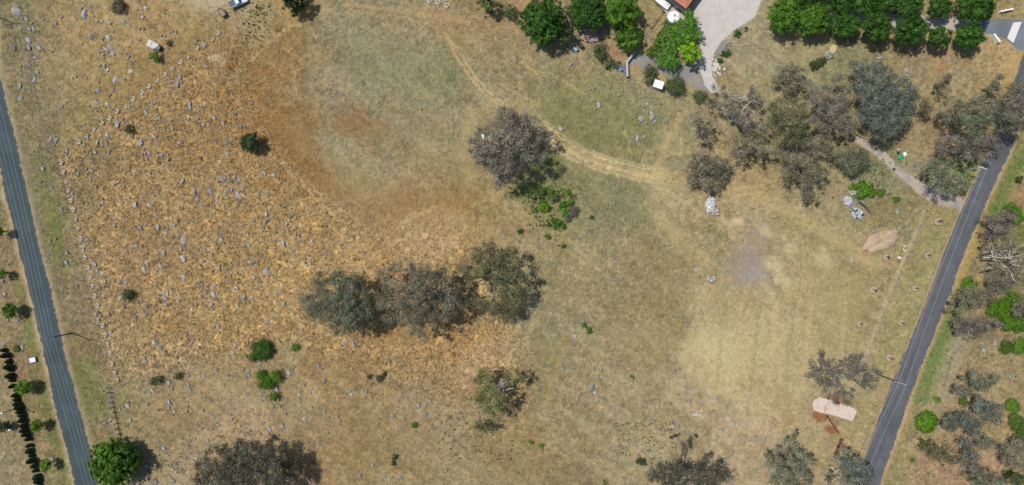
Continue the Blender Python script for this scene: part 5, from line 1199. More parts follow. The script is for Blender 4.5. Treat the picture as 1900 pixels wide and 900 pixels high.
# stone edging, pale rubble, ash and other heaps
lst = [(rr.normal(1330, 5), 110 + 32 * rr.random(), rr.uniform(1.5, 3.6)) for _ in range(46)] + [(1352 + rr.normal(0, 4), 70 + rr.normal(0, 5), rr.uniform(1, 2.2)) for _ in range(16)] + [(1330 + rr.normal(0, 2), 98 + rr.normal(0, 3), 1.6) for _ in range(8)]
stones('stone_edging', lst, 'pinkish white stones edging the pale drive below the timber platform', M['pale_rock'])
M['rubble'] = simple_mat('white_rubble', (0.62, 0.60, 0.56), 0.5, 5, .9, second=(0.20, .18, .16), sec_scale=2.2, sec_lo=.5, sec_hi=.6)
def heap(name, label, cat, cx, cy, ax, ay, rot, n, mats, mound, rock_r, hgt, piece='stone', moundmat=None):
    X = W(cx, cy, 0); o = thing(name, label, cat, (X[0], X[1], 0))
    bm = bmesh.new(); bmesh.ops.create_icosphere(bm, subdivisions=4, radius=1.0)
    for v in bm.verts:
        k = 1 + .28 * (float(fbm(np.array(v.co.x * 2.2 + cx), np.array(v.co.y * 2.2), 3)) - .5) * 2
        v.co = Vector((v.co.x * ax * S * k, v.co.y * ay * S * k, v.co.z * hgt * k))
    bm.transform(Matrix.Rotation(-rot, 4, 'Z')); me = bpy.data.meshes.new(mound); bm.to_mesh(me); bm.free()
    me.polygons.foreach_set('use_smooth', [True] * len(me.polygons)); link(mound, me, moundmat or mats[0], o)
    for mi, mt in enumerate(mats):
        V = []; F = []; nn_ = 0
        for k in range(n // len(mats)):
            t = math.sqrt(rr.random()) * .98; a = rr.uniform(0, 6.283); u, v = t * math.cos(a), t * math.sin(a)
            x = u * ax * S; y = v * ay * S; c, s_ = math.cos(-rot), math.sin(-rot); x, y = c * x - s_ * y, s_ * x + c * y
            z = hgt * math.sqrt(max(0, 1 - t * t)) * .85
            w = rock_r * S * rr.uniform(.5, 1.4); b = np.array([(-1,-1,-1),(1,-1,-1),(1,1,-1),(-1,1,-1),(-1,-1,1),(1,-1,1),(1,1,1),(-1,1,1)]) * [w, w * .55, w * .4] * rr.uniform(.8, 1.2, (8, 3))
            m3 = np.array(Matrix.Rotation(rr.uniform(0, 6.28), 3, 'Z') @ Matrix.Rotation(rr.normal(0, .5), 3, 'X') @ Matrix.Rotation(rr.normal(0, .5), 3, 'Y'))
            V.append(b @ m3.T + [x, y, z]); F.append(np.array([(3,2,1,0),(4,5,6,7),(0,1,5,4),(1,2,6,5),(2,3,7,6),(3,0,4,7)]) + nn_); nn_ += 8
        tag(link(piece, mesh_np(piece, np.concatenate(V), np.concatenate(F)), mt, o), kind='stuff')
    return o
cm = lambda n, c, v=.3: simple_mat(n, c, v, 4, .9)
M['soil'] = cm('brown_soil', (.30, .205, .135)); M['ash'] = cm('grey_ash', (.33, .34, .35), .4); M['ash_pale'] = cm('pale_ash', (.56, .56, .55), .3); M['char'] = cm('charred_wood', (.05, .045, .045))
M['brick_purple'] = cm('purple_brick', (.22, .15, .17)); M['brick_pink'] = cm('pink_brick', (.48, .35, .32)); M['brick_orange'] = cm('orange_brick', (.40, .20, .12)); M['brick_grey'] = cm('grey_brick', (.42, .38, .38)); M['brick_yellow'] = cm('yellow_brick', (.52, .40, .12))
heap('brick_heap', 'heap of broken purple and pink bricks between the dark garden trees', 'brick heap', 1094, 66, 21, 12, .25, 420, [M['brick_purple'], M['brick_pink'], M['brick_grey'], M['brick_orange'], M['brick_pink'], M['brick_purple']], 'soil_mound', 1.5, .55, 'brick', M['soil'])
heap('brick_heap', 'narrow trail of orange and pink bricks running up beside the big dark round tree', 'brick heap', 1058, 36, 5, 20, -.35, 110, [M['brick_orange'], M['brick_pink'], M['brick_grey']], 'soil_mound', 1.2, .25, 'brick', M['soil'])
heap('rubble_heap', 'white rubble heap beneath the small round gum', 'rubble heap', 1318, 380, 9.5, 15, .25, 170, [M['ash_pale'], M['rubble'], M['white_paint'], M['ash']], 'rubble_mound', 1.6, .7, 'rubble', M['ash'])
heap('rubble_heap', 'brown end of the white rubble heap', 'rubble heap', 1329, 394, 8, 7, .2, 60, [M['timber'], M['brick_pink'], M['rubble']], 'rubble_mound', 1.3, .45, 'rubble', M['soil'])
heap('ash_heap', 'upper grey ash heap with pale debris beside green weeds', 'ash heap', 1573, 373, 9, 9, .2, 46, [M['ash_pale'], M['ash']], 'ash_mound', 1.5, .3, 'debris', M['ash'])
heap('ash_heap', 'lower grey ash heap with burnt white sheets', 'ash heap', 1590, 396, 13, 10, .5, 60, [M['ash_pale'], M['ash'], M['char']], 'ash_mound', 1.9, .4, 'debris', M['ash'])
heap('wood_pile', 'small pale timber pile above the ash heap', 'wood pile', 1582, 358, 4.5, 5, .2, 26, [M['pale_rock'], M['timber']], 'soil_mound', 1.9, .4, 'timber', M['soil'])
heap('stump', 'pale splintered tree stump left of the grey bare patch', 'stump', 1321, 518, 7, 7, .2, 36, [M['pale_rock'], M['timber']], 'soil_mound', 1.7, .4, 'splinter', M['timber'])
heap('rubble_heap', 'blue grey rubble heap behind the garden rail', 'rubble heap', 1152, 127, 12, 6, .35, 130, [cm('slate', (.10, .13, .19)), cm('slate_pale', (.26, .30, .36))], 'slate_mound', 1.3, .4, 'slate', M['dark_metal'])
heap('rock_heap', 'grey rock heap with a pale stone below the third round tree', 'rock heap', 1536, 104, 8, 6, .3, 50, [M['rock'], cm('dark_stone', (.13, .13, .13)), M['rock']], 'rock_mound', 1.8, .5, 'stone', M['rock'])
heap('sand_heap', 'tan sand heap below the third round tree', 'sand heap', 1546, 92, 6.5, 9, .3, 12, [cm('sand', (.46, .37, .22), .1)], 'sand_mound', .8, .7, 'clod')
heap('debris_heap', 'small pale stick heap in the lower right grass', 'debris heap', 1294, 770, 8, 2, .1, 20, [M['pale_rock']], 'stick_mound', 1.2, .15, 'stick', M['timber'])
# the ribbed mound of bare earth
X = W(1636, 447, .2); bm = bmesh.new(); bmesh.ops.create_icosphere(bm, subdivisions=5, radius=1)
for v in bm.verts:
    k = 1 + .22 * (float(fbm(np.array(v.co.x * 2 + 5), np.array(v.co.y * 2 + 3), 4)) - .5) * 2
    v.co = Vector((v.co.x * 34 * S * k, v.co.y * 17 * S * k, v.co.z * .45 * k + .09 * math.sin(v.co.y * 8) * (1 - v.co.x ** 2) * (v.co.z > 0)))
bm.transform(Matrix.Rotation(.42, 4, 'Z')); me = bpy.data.meshes.new('earth_mound'); bm.to_mesh(me); bm.free(); me.polygons.foreach_set('use_smooth', [True] * len(me.polygons))
tag(link('earth_mound', me, simple_mat('bare_earth', (.38, .29, .19), .3, 2.5, .95, second=(.32, .225, .15), sec_scale=.5, bump=.6), None, (X[0], X[1], -.1)), 'low oval mound of bare brown earth near the upper right corner', 'mound')

# ------------------------------------------------------------------ staked seedlings with straw mulch rings
M['mulch'] = simple_mat('straw_mulch', (.40, .355, .285), .35, 6, .95, 'geo', .4)
M['mulch_brown'] = simple_mat('bark_mulch', (.36, .27, .20), .3, 6, .95, 'geo', .4)
def seedling_proto(name, mulch, pal, lab):
    o = thing(name, lab, 'seedling'); n = 20; mb = MB()
    prof = [(.62, 0), (.58, .10), (.42, .15), (.26, .08), (.2, .01)]
    mb.lathe((0, 0, 0), prof, n); 
    for i, v in enumerate(mb.v):
        j = 1 + .12 * math.sin(i * 2.7) + .06 * math.sin(i * 7.1); mb.v[i] = (v[0] * j, v[1] * j, v[2])
    mb.build('mulch_ring', mulch, o, True)
    mb = MB(); mb.tube([(0, 0, 0), (.01, .01, .9)], [.03, .012], 5); mb.build('stem', M['dark_bark'], o)
    mb = MB(); mb.box((.14, .05, .45), (.05, .05, .9)); mb.build('stake', M['timber'], o)
    link('foliage', crown_mesh('foliage', [(0, 0, .75, .26), (.04, 0, .5, .24), (0, .03, 1.0, .16)], [np.array(p) for p in PAL[pal]], rng, .11, 2.2, clump=.2, clump_n=12), M['leaf'], o)
    return o
L1 = 'seedlings along the left boundary'; L2 = 'seedlings along the upper left boundary'
left_row = [(113,302),(117,319),(122,337),(126,354),(131,372),(135,389),(140,407),(144,424),(149,443),(154,460),(157,478),(163,497),(167,515),(171,531),(175,549),(180,567),(190,604),(194,622),(199,638),(203,655),(207,675),(212,692),(217,706)]
top_row = [(122,283),(146,263),(161,252),(174,240),(189,228),(203,219),(217,206),(233,197),(247,183),(263,172),(276,160),(292,149),(306,138),(319,127),(335,115),(349,106),(366,89),(378,83),(394,73),(405,61),(460,18),(473,8)]
sp = seedling_proto('seedling', M['mulch'], 'conifer', ''); first = True
for row, grp, lab in ((left_row, L1, 'staked seedling in a pale mulch ring, in the row beside the left road'), (top_row, L2, 'staked seedling in a pale mulch ring, in the row along the upper left boundary')):
    for px, py in row:
        X = W(px, py, .1); s = rr.uniform(.75, 1.08); l = (X[0], X[1], -.03)
        if first: o = sp; o.location = l; o['label'] = lab; o['group'] = grp; first = False
        else: o = copy_tree(sp, l, None, None, lab, grp)
        o.rotation_euler = (0, 0, rr.uniform(0, 6)); o.scale = (s, s, s * rr.uniform(.7, 1.15))
vs = seedling_proto('seedling', M['mulch_brown'], 'bush_dark', ''); first = True
for (px, py), lab, s in (((1742,411),'leafy verge seedling in brown mulch nearest the upper right corner',1.7),((1722,474),'second leafy verge seedling from the top by the right road',1.3),((1699,535),'third leafy verge seedling from the top by the right road',1.3),((1674,599),'fourth leafy verge seedling from the top by the right road',1.4),((1652,664),'lowest leafy verge seedling by the right road, near the pole',1.6),
     ((1645,477),'seedling in brown mulch below the bare earth mound',1.5),((1622,538),'seedling in brown mulch in the paddock, middle of three near the right fence',1.6),((1596,601),'seedling in brown mulch in the paddock, lowest of three near the right fence',1.3)):
    X = W(px, py, .2); l = (X[0], X[1], -.03)
    if first: o = vs; o.location = l; o['label'] = lab; o['group'] = 'seedlings by the right fence'; first = False
    else: o = copy_tree(vs, l, None, None, lab, 'seedlings by the right fence')
    o.scale = (s, s, s); o.rotation_euler = (0, 0, rr.uniform(0, 6))
for (px, py), lab in (((797,1),'pale mulch disc leftmost of three at the top edge'),((813,4),'pale mulch disc in the middle of three at the top edge'),((829,10),'pale mulch disc rightmost of three at the top edge')):
    X = W(px, py); o = copy_tree(sp, (X[0], X[1], -.03), None, None, lab, 'pale discs at the top edge'); o.scale = (1.15, 1.15, .8)
# ------------------------------------------------------------------ power poles and wires
def power_pole(label, base, top, arm_a, arm_b, h, mat='pole_timber', name='power_pole', arm_mat=None, r=.16):
    B = W(*base); T = W(top[0], top[1], h); o = thing(name, label, 'power pole', (B[0], B[1], 0))
    # stands upright; the crossarm runs from arm_a to arm_b as seen in the picture
    mb = MB(); mb.tube([(0, 0, -.5), (0, 0, h * .5), (0, 0, h)], [r, r * .85, r * .7], 8); mb.build('pole', M[mat], o, True)
    A = Vector(W(arm_a[0], arm_a[1], h - .3)); Bq = Vector(W(arm_b[0], arm_b[1], h - .3)); d = (Bq - A); L = d.length; d.normalize()
    mb = MB(); c = Vector((0, 0, h - .35)); mb.box(c + Vector((d.y, -d.x, 0)) * .18, (L, .12, .14), math.atan2(d.y, d.x)); mb.build('crossarm', M[arm_mat or mat], o)
    tips = []
    for t in (-.47, -.18, .18, .47):
        p = c + d * (L * t) + Vector((d.y, -d.x, 0)) * .18; mb = MB(); mb.lathe((p.x, p.y, p.z + .07), [(.03, 0), (.03, .08), (.08, .1), (.06, .16), (.08, .19), (.04, .25)], 8); mb.build('insulator', M['white_paint'], o, True)
        tips.append(Vector((p.x + B[0], p.y + B[1], p.z + .3)))
    mb = MB(); mb.tube([(0, 0, h - 1.4), (d.x * L * .3, d.y * L * .3, h - .42)], .03, 5); mb.build('brace', M['metal'], o)
    return tips
def wire(label, a, b, sag=1.0, r=.03, grp='power wires'):
    a, b = Vector(a), Vector(b); n = 24; pts = []
    for i in range(n + 1):
        t = i / n; p = a.lerp(b, t); p.z -= sag * 4 * t * (1 - t); pts.append(p)
    mb = MB(); mb.tube(pts, r, 5); o = mb.build('power_wire', M['wire'], None); tag(o, label, 'wire', grp)
h = 9.6
pl = power_pole('tall dark power pole with crossarm over the left road', (134,618), (88,624), (78,625), (99,621), h, r=.2)
down = power_pole('next left road power pole beyond the bottom edge', (262,1080), (232,1110), (220,1113), (243,1108), h) ; up = power_pole('next left road power pole beyond the left edge', (-8,30), (-60,20), (-72,22), (-46,18), h)
names = ['outermost', 'second', 'third', 'innermost']
for k in range(4):
    wire(f'{names[k]} wire over the left road above the crossarm', pl[k], up[k], .9, .022, 'left road wires')
    wire(f'{names[k]} wire over the left road below the crossarm', pl[k], down[k], .9, .022, 'left road wires')
h2 = 9.2
r1 = power_pole('power pole with pale crossarm at the lower right road', (1635,697), (1672,711), (1656,706), (1678,712), h2, arm_mat='metal')
r2 = power_pole('pale power pole half hidden by trees at the upper right road', (1780,317), (1824,311), (1816,307), (1831,312), h2, 'metal', arm_mat='white_paint', r=.13)
r0 = power_pole('next right road power pole beyond the bottom edge', (1500,1010), (1530,1045), (1518,1040), (1542,1050), h2)
nm = ['left', 'inner left', 'inner right', 'right']
for k in (0, 1, 3):
    wire(f'{nm[k]} wire along the right road between its two poles', r1[k], r2[k], .8, .024, 'right road wires')
    wire(f'{nm[k]} wire along the right road below the lower pole', r1[k], r0[k], .8, .024, 'right road wires')
def lamp_post(label, base, top, h):
    B = W(*base); o = thing('lamp_post', label, 'lamp post', (B[0], B[1], 0)); mb = MB(); mb.tube([(0, 0, -.3), (0, 0, h)], [.13, .09], 8); mb.build('pole', M['dark_metal'], o, True)
    mb = MB(); mb.lathe((0, 0, h), [(.1, -.05), (.24, 0), (.26, .12), (.1, .2)], 12); mb.build('cap', M['white_paint'], o, True)
lamp_post('thin dark post with white cap, upper of two by the hedge', (38,755), (4,764), 6.6)
lamp_post('thin dark post with white cap, lower of two by the hedge', (50,786), (18,796), 6.2)
# rain-water marker posts on the road edge
def low_post(label, px, py, h=1.0, mat='white_paint', name='marker_post', w=.12):
    X = W(px, py); o = thing(name, label, 'post', (X[0], X[1], 0)); mb = MB(); mb.box((0, 0, h / 2 - .1), (w, w * .4, h + .2), .3); mb.build('post', M[mat], o)
    mb = MB(); mb.box((0, w * .22, h * .82), (w * .8, .012, .14), .3); mb.build('reflector', simple_mat('red_reflector', (.5, .03, .02), .1), o)
low_post('white marker post on the left edge of the right road', 1668, 679, 1.0); low_post('white marker post at the driveway corner by the white wall', 1862, 87, 1.0)

# ------------------------------------------------------------------ fences
def farm_fence(name, label, pts, step=4.5, hgt=1.2, mat='timber', wires=3, rails=0, pr=.07):
    P = [Vector(W(*p)) for p in pts]; o = thing(name, label, 'fence', P[0]); q = []
    for a, b in zip(P[:-1], P[1:]):
        n = max(1, int((b - a).length / step))
        for i in range(n): q.append(a.lerp(b, i / n))
    q.append(P[-1])
    me = MB().tube([(0, 0, -.4), (0, 0, hgt + .1)], [pr, pr * .9], 6).mesh('post', True); me.materials.append(M[mat])
    for p in q:
        l = link('post', me, None, o, p - P[0]); l.rotation_euler = (rr.normal(0, .03), rr.normal(0, .03), rr.uniform(0, 3))
    for k in range(wires):
        z = hgt * (k + 1) / wires
        mb = MB(); mb.tube([p - P[0] + Vector((0, 0, z)) for p in q], .006, 4); mb.build('wire', M['metal'], o)
    for k in range(rails):
        z = hgt * (k + .7) / rails
        mb = MB()
        for a, b in zip(P[:-1], P[1:]):
            d = b - a; mb.box((a + b) / 2 - P[0] + Vector((0, 0, z)), (d.length, .05, .14), math.atan2(d.y, d.x))
        mb.build('rail', M[mat], o)
    return o
farm_fence('wire_fence', 'post and wire fence along the left road boundary', [(102,290),(202,718)])
farm_fence('wire_fence', 'post and wire fence along the upper left boundary', [(102,286),(470,-10)])
farm_fence('wire_fence', 'post and wire fence along the long upper right boundary', [(840,-10),(1000,70),(1300,200),(1720,390)], 5)
farm_fence('wire_fence', 'post and wire fence beside the right road strip', [(1718,392),(1590,700),(1576,732)], 4)
farm_fence('wire_fence', 'post and wire fence below the rusty gate', [(1546,846),(1512,915)], 4)
farm_fence('wire_fence', 'post and wire fence along the lower boundary', [(202,718),(544,638),(900,780),(1230,915)], 5)
farm_fence('wire_fence', 'dark post and wire fence running down from the lower left corner', [(205,728),(213,765),(224,815)], 1.2, 1.3, 'dark_bark', 4, pr=.12)
farm_fence('wire_fence', 'old wire fence along the far verge of the right road', [(1795,560),(1752,716),(1690,880)], 4)
farm_fence('wire_fence', 'old wire fence along the left edge of the yellow field', [(35,-5),(60,160),(98,286)], 4)
farm_fence('rail_fence', 'grey post and rail fence between the garden lawn and the hedge', [(1207,52),(1218,37),(1229,22)], 2.2, 1.1, 'timber', 0, 2, pr=.08)
farm_fence('rail_fence', 'grey rail fence beside the white trailer', [(1231,21),(1219,9),(1206,-4)], 2.2, 1.3, 'timber', 0, 3, pr=.08)
# thick garden rail
o = thing('garden_wall', 'bent grey garden wall at the corner of the grey yard', 'wall', W(1162, 117)); mb = MB()
a, b, c = [Vector(W(*p)) - Vector(W(1162, 117)) for p in ((1163, 143), (1162, 117), (1177, 98))]
for i, (p, q_) in enumerate(((a, b), (b, c))):
    d = q_ - p; m2 = MB(); m2.box((p + q_) / 2 + Vector((0, 0, .5)), (d.length + .1, .42, 1.05 + .01 * i), math.atan2(d.y, d.x)); m2.build('wall_panel', M['timber'], o, bevel=.02)
    m2 = MB(); m2.box((p + q_) / 2 + Vector((0, 0, 1.07 + .01 * i)), (d.length + .2, .55, .09), math.atan2(d.y, d.x)); m2.build('coping', cm('grey_coping', (.36, .36, .36), .15), o)
# low timber platform
P = [Vector(W(*p)) for p in ((1339.5, 75), (1351, 80), (1337, 103), (1324, 99.5))]
o = thing('timber_platform', 'weathered plank platform on the bank right of the pale drive', 'platform', (P[0] + P[2]) / 2)
n = 9
for k in range(n):
    t0, t1 = k / n, (k + .93) / n; A = P[0].lerp(P[1], t0) - o.location; B = P[0].lerp(P[1], t1) - o.location; C_ = P[3].lerp(P[2], t1) - o.location; D = P[3].lerp(P[2], t0) - o.location
    z0, z1 = .3, .36 + rr.uniform(-.008, .008); vs_ = [(p.x, p.y, z0) for p in (A, D, C_, B)] + [(p.x, p.y, z1) for p in (A, D, C_, B)]
    MB().add(vs_, [(3,2,1,0),(4,5,6,7),(0,1,5,4),(1,2,6,5),(2,3,7,6),(3,0,4,7)]).build('plank', M['timber_pale'] if 'timber_pale' in M else M['timber'], o)
for p in P:
    v = (p - o.location) * .92; MB().box((v.x, v.y, .1), (.12, .12, .42)).build('leg', M['timber'], o)

# ------------------------------------------------------------------ house corner, tank, sheds
M['roof_tile'] = None
def tile_mat():
    m, t, b = new_mat('terracotta_tiles'); c = obj_pos(t)
    n = noise(t, 1.2, 4, .6, c); n2 = noise(t, 9, 3, .6, c)
    col = mixc(t, mapr(t, n.outputs[0], .35, .68, 0, 1), (.40, .155, .085), (.50, .22, .125))
    col = mixc(t, mapr(t, n2.outputs[0], .5, .75, 0, .35), col, (.26, .11, .07))
    t.links.new(col, b.inputs['Base Color']); b.inputs['Roughness'].default_value = .85; return m
M['roof_tile'] = tile_mat()
M['brick_wall'] = simple_mat('cream_brick', (.46, .40, .32), .2, 5)
def house():
    ze = 2.9; Cn = Vector(W(1273, 16, ze)); e1 = (Vector(W(1251, 0, ze)) - Cn).normalized(); e2 = Vector((-e1.y, e1.x, 0))
    if e2.y < 0: e2 = -e2
    Lx, Ly, pitch = 15.0, 9.0, .42
    o = thing('brick_house', 'house corner with a terracotta tiled hip roof at the top edge', 'house', (Cn.x, Cn.y, 0))
    P_ = lambda u, v, z: e1 * u + e2 * v + Vector((0, 0, z))
    MB().add([P_(.7, .7, -.2), P_(Lx - .7, .7, -.2), P_(Lx - .7, Ly - .7, -.2), P_(.7, Ly - .7, -.2), P_(.7, .7, ze - .05), P_(Lx - .7, .7, ze - .05), P_(Lx - .7, Ly - .7, ze - .05), P_(.7, Ly - .7, ze - .05)],
             [(3,2,1,0),(4,5,6,7),(0,1,5,4),(1,2,6,5),(2,3,7,6),(3,0,4,7)]).build('wall', M['brick_wall'], o)
    hr = Ly / 2; zr = ze + hr * pitch; A, B, C_, D = P_(0, 0, ze), P_(Lx, 0, ze), P_(Lx, Ly, ze), P_(0, Ly, ze); E, F = P_(hr, hr, zr), P_(Lx - hr, hr, zr)
    rf = MB().add([A, B, C_, D, E, F], [(0, 1, 5, 4), (1, 2, 5), (2, 3, 4, 5), (3, 0, 4), (3, 2, 1, 0)]).build('roof', M['roof_tile'], o)
    # courses of tiles: each course a low step with rounded pans
    def courses(a, b, apex_a, apex_b, nc=14):
        mb = MB()
        for i in range(nc):
            t0, t1 = i / nc, (i + 1) / nc
            p0, p1 = a.lerp(apex_a, t0), b.lerp(apex_b, t0); q0, q1 = a.lerp(apex_a, t1), b.lerp(apex_b, t1)
            nrm = (b - a).cross(apex_a - a).normalized(); nrm = nrm if nrm.z > 0 else -nrm
            m_ = max(1, int((p1 - p0).length / .3))
            for j in range(m_):
                s0, s1 = j / m_, (j + .9) / m_
                x0, x1 = p0.lerp(p1, s0), p0.lerp(p1, s1); y0, y1 = q0.lerp(q1, s0), q0.lerp(q1, s1); mid0, mid1 = p0.lerp(p1, (s0 + s1) / 2), q0.lerp(q1, (s0 + s1) / 2)
                mb.add([x0 + nrm * .03, mid0 + nrm * .09, x1 + nrm * .03, y0 + nrm * .005, mid1 + nrm * .045, y1 + nrm * .005], [(0, 1, 4, 3), (1, 2, 5, 4), (0, 2, 1)])
        return mb
    for aa in ((A, B, E, F), (D, A, E, E)):
        tag(courses(*aa).build('roof_tile', M['roof_tile'], o), kind='stuff')
    for a, b in ((A, E), (E, F), (B, F), (D, E), (C_, F)):
        mb = MB(); mb.tube([a + Vector((0, 0, .08)), b + Vector((0, 0, .08))], .13, 6); mb.build('ridge_cap', M['roof_tile'], o)
    for a, b in ((A, B), (D, A), (B, C_), (C_, D)):
        d = b - a; nn = Vector((d.y, -d.x, 0)).normalized(); mid = (a + b) / 2 - Vector((0, 0, .06))
        if (mid - (A + C_) / 2).dot(nn) < 0: nn = -nn
        m2 = MB(); m2.box(mid + nn * .12, (d.length + .3, .2, .2), math.atan2(d.y, d.x)); m2.build('gutter', M['dark_metal'], o)
    for u in (3.0, 7.5):
        m2 = MB(); m2.box(P_(u, .66, 1.5), (1.6, .12, 1.2), math.atan2(e1.y, e1.x)); w = m2.build('window', M['white_paint'], o)
        m2 = MB(); m2.box(P_(u, .60, 1.5), (1.4, .05, 1.0), math.atan2(e1.y, e1.x)); m2.build('pane', M['glass'], w)
    # dark skillion strip under the eaves
    MB().add([P_(-.9, -.85, 2.35), P_(Lx, -.85, 2.35), P_(Lx, .3, 2.6), P_(-.9, .3, 2.6), P_(-.9, -.85, 2.30), P_(Lx, -.85, 2.30), P_(Lx, .3, 2.55), P_(-.9, .3, 2.55)],
             [(0,1,2,3),(7,6,5,4),(4,5,1,0),(5,6,2,1),(6,7,3,2),(7,4,0,3)]).build('awning', M['dark_metal'], o)
    MB().add([P_(-.95, -.6, 2.30), P_(-.0, -.6, 2.50), P_(-.0, Ly, 2.50), P_(-.95, Ly, 2.30), P_(-.95, -.6, 2.25), P_(-.0, -.6, 2.45), P_(-.0, Ly, 2.45), P_(-.95, Ly, 2.25)],
             [(0,1,2,3),(7,6,5,4),(4,5,1,0),(5,6,2,1),(6,7,3,2),(7,4,0,3)]).build('awning', M['dark_metal'], o)
    for u in (-.8, 4.2, 9.2):
        m2 = MB(); m2.tube([P_(u, -.75, -.1), P_(u, -.75, 2.3)], .05, 6); m2.build('awning_post', M['dark_metal'], o)
house()
tag(sheet('concrete_path', [(1222, -10), (1234, -10), (1256, 8), (1274, 24), (1268, 40), (1258, 40), (1240, 38), (1236, 24), (1228, 12)], simple_mat('concrete', (.40, .36, .31), .15, 3), .024, 1.0))
# water tank
h = 2.4; X = W(1250, 31.5, h); o = thing('water_tank', 'round white water tank with a rusty patch on its lid beside the vine', 'water tank', (X[0], X[1], 0))
R = 1.42; prof = []
for i in range(13): prof.append((R + (.025 if i % 2 else 0), h * i / 12))
MB().lathe((0, 0, 0), prof, 32).build('tank_wall', simple_mat('pale_blue_steel', (.50, .58, .62), .12, 3), o)
tm = simple_mat('tank_lid', (.74, .76, .76), .1, 3, second=(.42, .20, .10), sec_scale=.9, sec_lo=.60, sec_hi=.66)
MB().lathe((0, 0, h), [(R + .08, -.04), (R + .08, .03), (.7, .2), (.02, .32)], 32).build('lid', tm, o, False)
MB().lathe((.2, .35, h + .25), [(.36, -.06), (.36, .05), (.3, .09)], 20).build('hatch', simple_mat('rusty_hatch', (.48, .24, .13), .3, 6), o)
for a in (.6, 2.2): MB().box((R * .98 * math.cos(a), R * .98 * math.sin(a), h + .1), (.3, .3, .3), a).build('bracket', M['white_paint'], o)
MB().tube([(R + .1, .2, .2), (R + .1, .2, h)], .05, 6).build('downpipe', M['white_paint'], o)
# small white shed
def shed(name, label, px, py, w, d, h, rz, roof, wall, pitch=.12, ridges=9):
    X = W(px, py, h); o = thing(name, label, 'shed', (X[0], X[1], 0), rz)
    MB().box((0, 0, h / 2 - .1), (w * .94, d * .94, h + .1)).build('wall', wall, o)
    mb = MB(); hw, hd = w / 2, d / 2; n = ridges * 2; vs_ = []; fs_ = []
    for i in range(n + 1):
        x = -hw + w * i / n; dz = .035 if i % 2 else 0
        vs_ += [(x, -hd, h + dz), (x, hd, h + pitch * d + dz), (x, -hd, h + dz - .04), (x, hd, h + pitch * d + dz - .04)]
    for i in range(n):
        k = 4 * i; fs_ += [(k, k + 4, k + 5, k + 1), (k + 2, k + 3, k + 7, k + 6), (k, k + 2, k + 6, k + 4), (k + 1, k + 5, k + 7, k + 3)]
    fs_ += [(0, 1, 3, 2), (4 * n, 4 * n + 2, 4 * n + 3, 4 * n + 1)]
    mb.add(vs_, fs_).build('roof', roof, o)
    MB().box((0, -d * .47 - .02, h * .42), (w * .4, .04, h * .8)).build('door', M['metal'], o)
    return o
shed('garden_shed', 'small white roofed shed between two olive bushes', 1222, 156.5, 2.5, 1.9, 2.1, -.3, simple_mat('white_roof', (.72, .76, .80), .06), M['metal'])
# old tin shelter in the yellow field: a low frame under overlapping corrugated sheets
X = W(283, 83, 1.2); o = thing('tin_shelter', 'old low shelter of overlapping corrugated tin sheets with dark gap in the yellow field', 'shelter', (X[0], X[1], 0), -.50)
M['tin'] = simple_mat('old_corrugated_tin', (.52, .50, .50), .22, 4, .5, second=(.30, .22, .18), sec_scale=1.4, sec_lo=.6, sec_hi=.7)
def tin(cx, cy, w, d, z, tilt, rz, nm='tin_sheet'):
    mb = MB(); n = 16; vs_ = []; fs_ = []
    for i in range(n + 1):
        y = -d / 2 + d * i / n; dz = .035 * math.sin(i * math.pi)  + (.03 if i % 2 else 0)
        vs_ += [(-w / 2, y, dz), (w / 2, y, dz + tilt)]
    for i in range(n): fs_.append((2 * i, 2 * i + 1, 2 * i + 3, 2 * i + 2))
    ob = mb.add(vs_, fs_).build(nm, M['tin'], o); ob.location = (cx, cy, z); ob.rotation_euler = (0, 0, rz); s_ = ob.modifiers.new('thick', 'SOLIDIFY'); s_.thickness = .01
for k, (cx, cy, w, d, z, tl, rz) in enumerate(((-.8, .35, 1.5, .9, 1.25, -.1, .05), (-.5, -.45, 2.0, .95, 1.2, -.15, -.04), (.5, .4, 1.6, .9, 1.16, -.12, 0), (.55, -.3, 1.1, .7, 1.12, .05, .1), (-1.2, -.1, .9, 1.3, .9, .2, .2))): tin(cx, cy, w, d, z, tl, rz)
for x, y in ((-1.3, -.7), (-1.3, .7), (1.1, -.7), (1.1, .7)): MB().tube([(x, y, -.2), (x, y, 1.12)], .05, 6).build('post', M['timber'], o)
MB().box((1.55, -.05, .5), (.8, 1.3, 1.0)).build('dark_box', M['dark_metal'], o)
for a, b in (((-.4, -1.4, .3), (-.3, .1, 1.35)), ((.2, -1.3, .2), (.9, -.9, .8)), ((-.2, -1.2, .2), (1.0, -1.2, .5)), ((.9, -1.6, .2), (1.5, -.9, .5))): MB().tube([a, b], .05, 5).build('pole', M['timber'], o)
# board with blue edge
X = W(60, 668, .5); o = thing('board', 'white rectangular board with blue edging on the grass left of the left road', 'board', (X[0], X[1], 0), .2)
MB().box((0, 0, .5), (1.45, 1.1, .04)).build('panel', M['white_paint'], o)
bl_ = simple_mat('blue_edge', (.16, .15, .62), .08)
for c, s_ in (((0, .6, .5), (1.74, .14, .09)), ((0, -.6, .5), (1.74, .14, .09)), ((.8, 0, .5), (.14, 1.06, .09)), ((-.8, 0, .5), (.14, 1.06, .09))): MB().box(c, s_).build('edging', bl_, o)
for x in (-.7, .7):
    for y in (-.5, .5): MB().tube([(x, y, -.1), (x, y, .46)], .03, 6).build('leg', M['metal'], o)
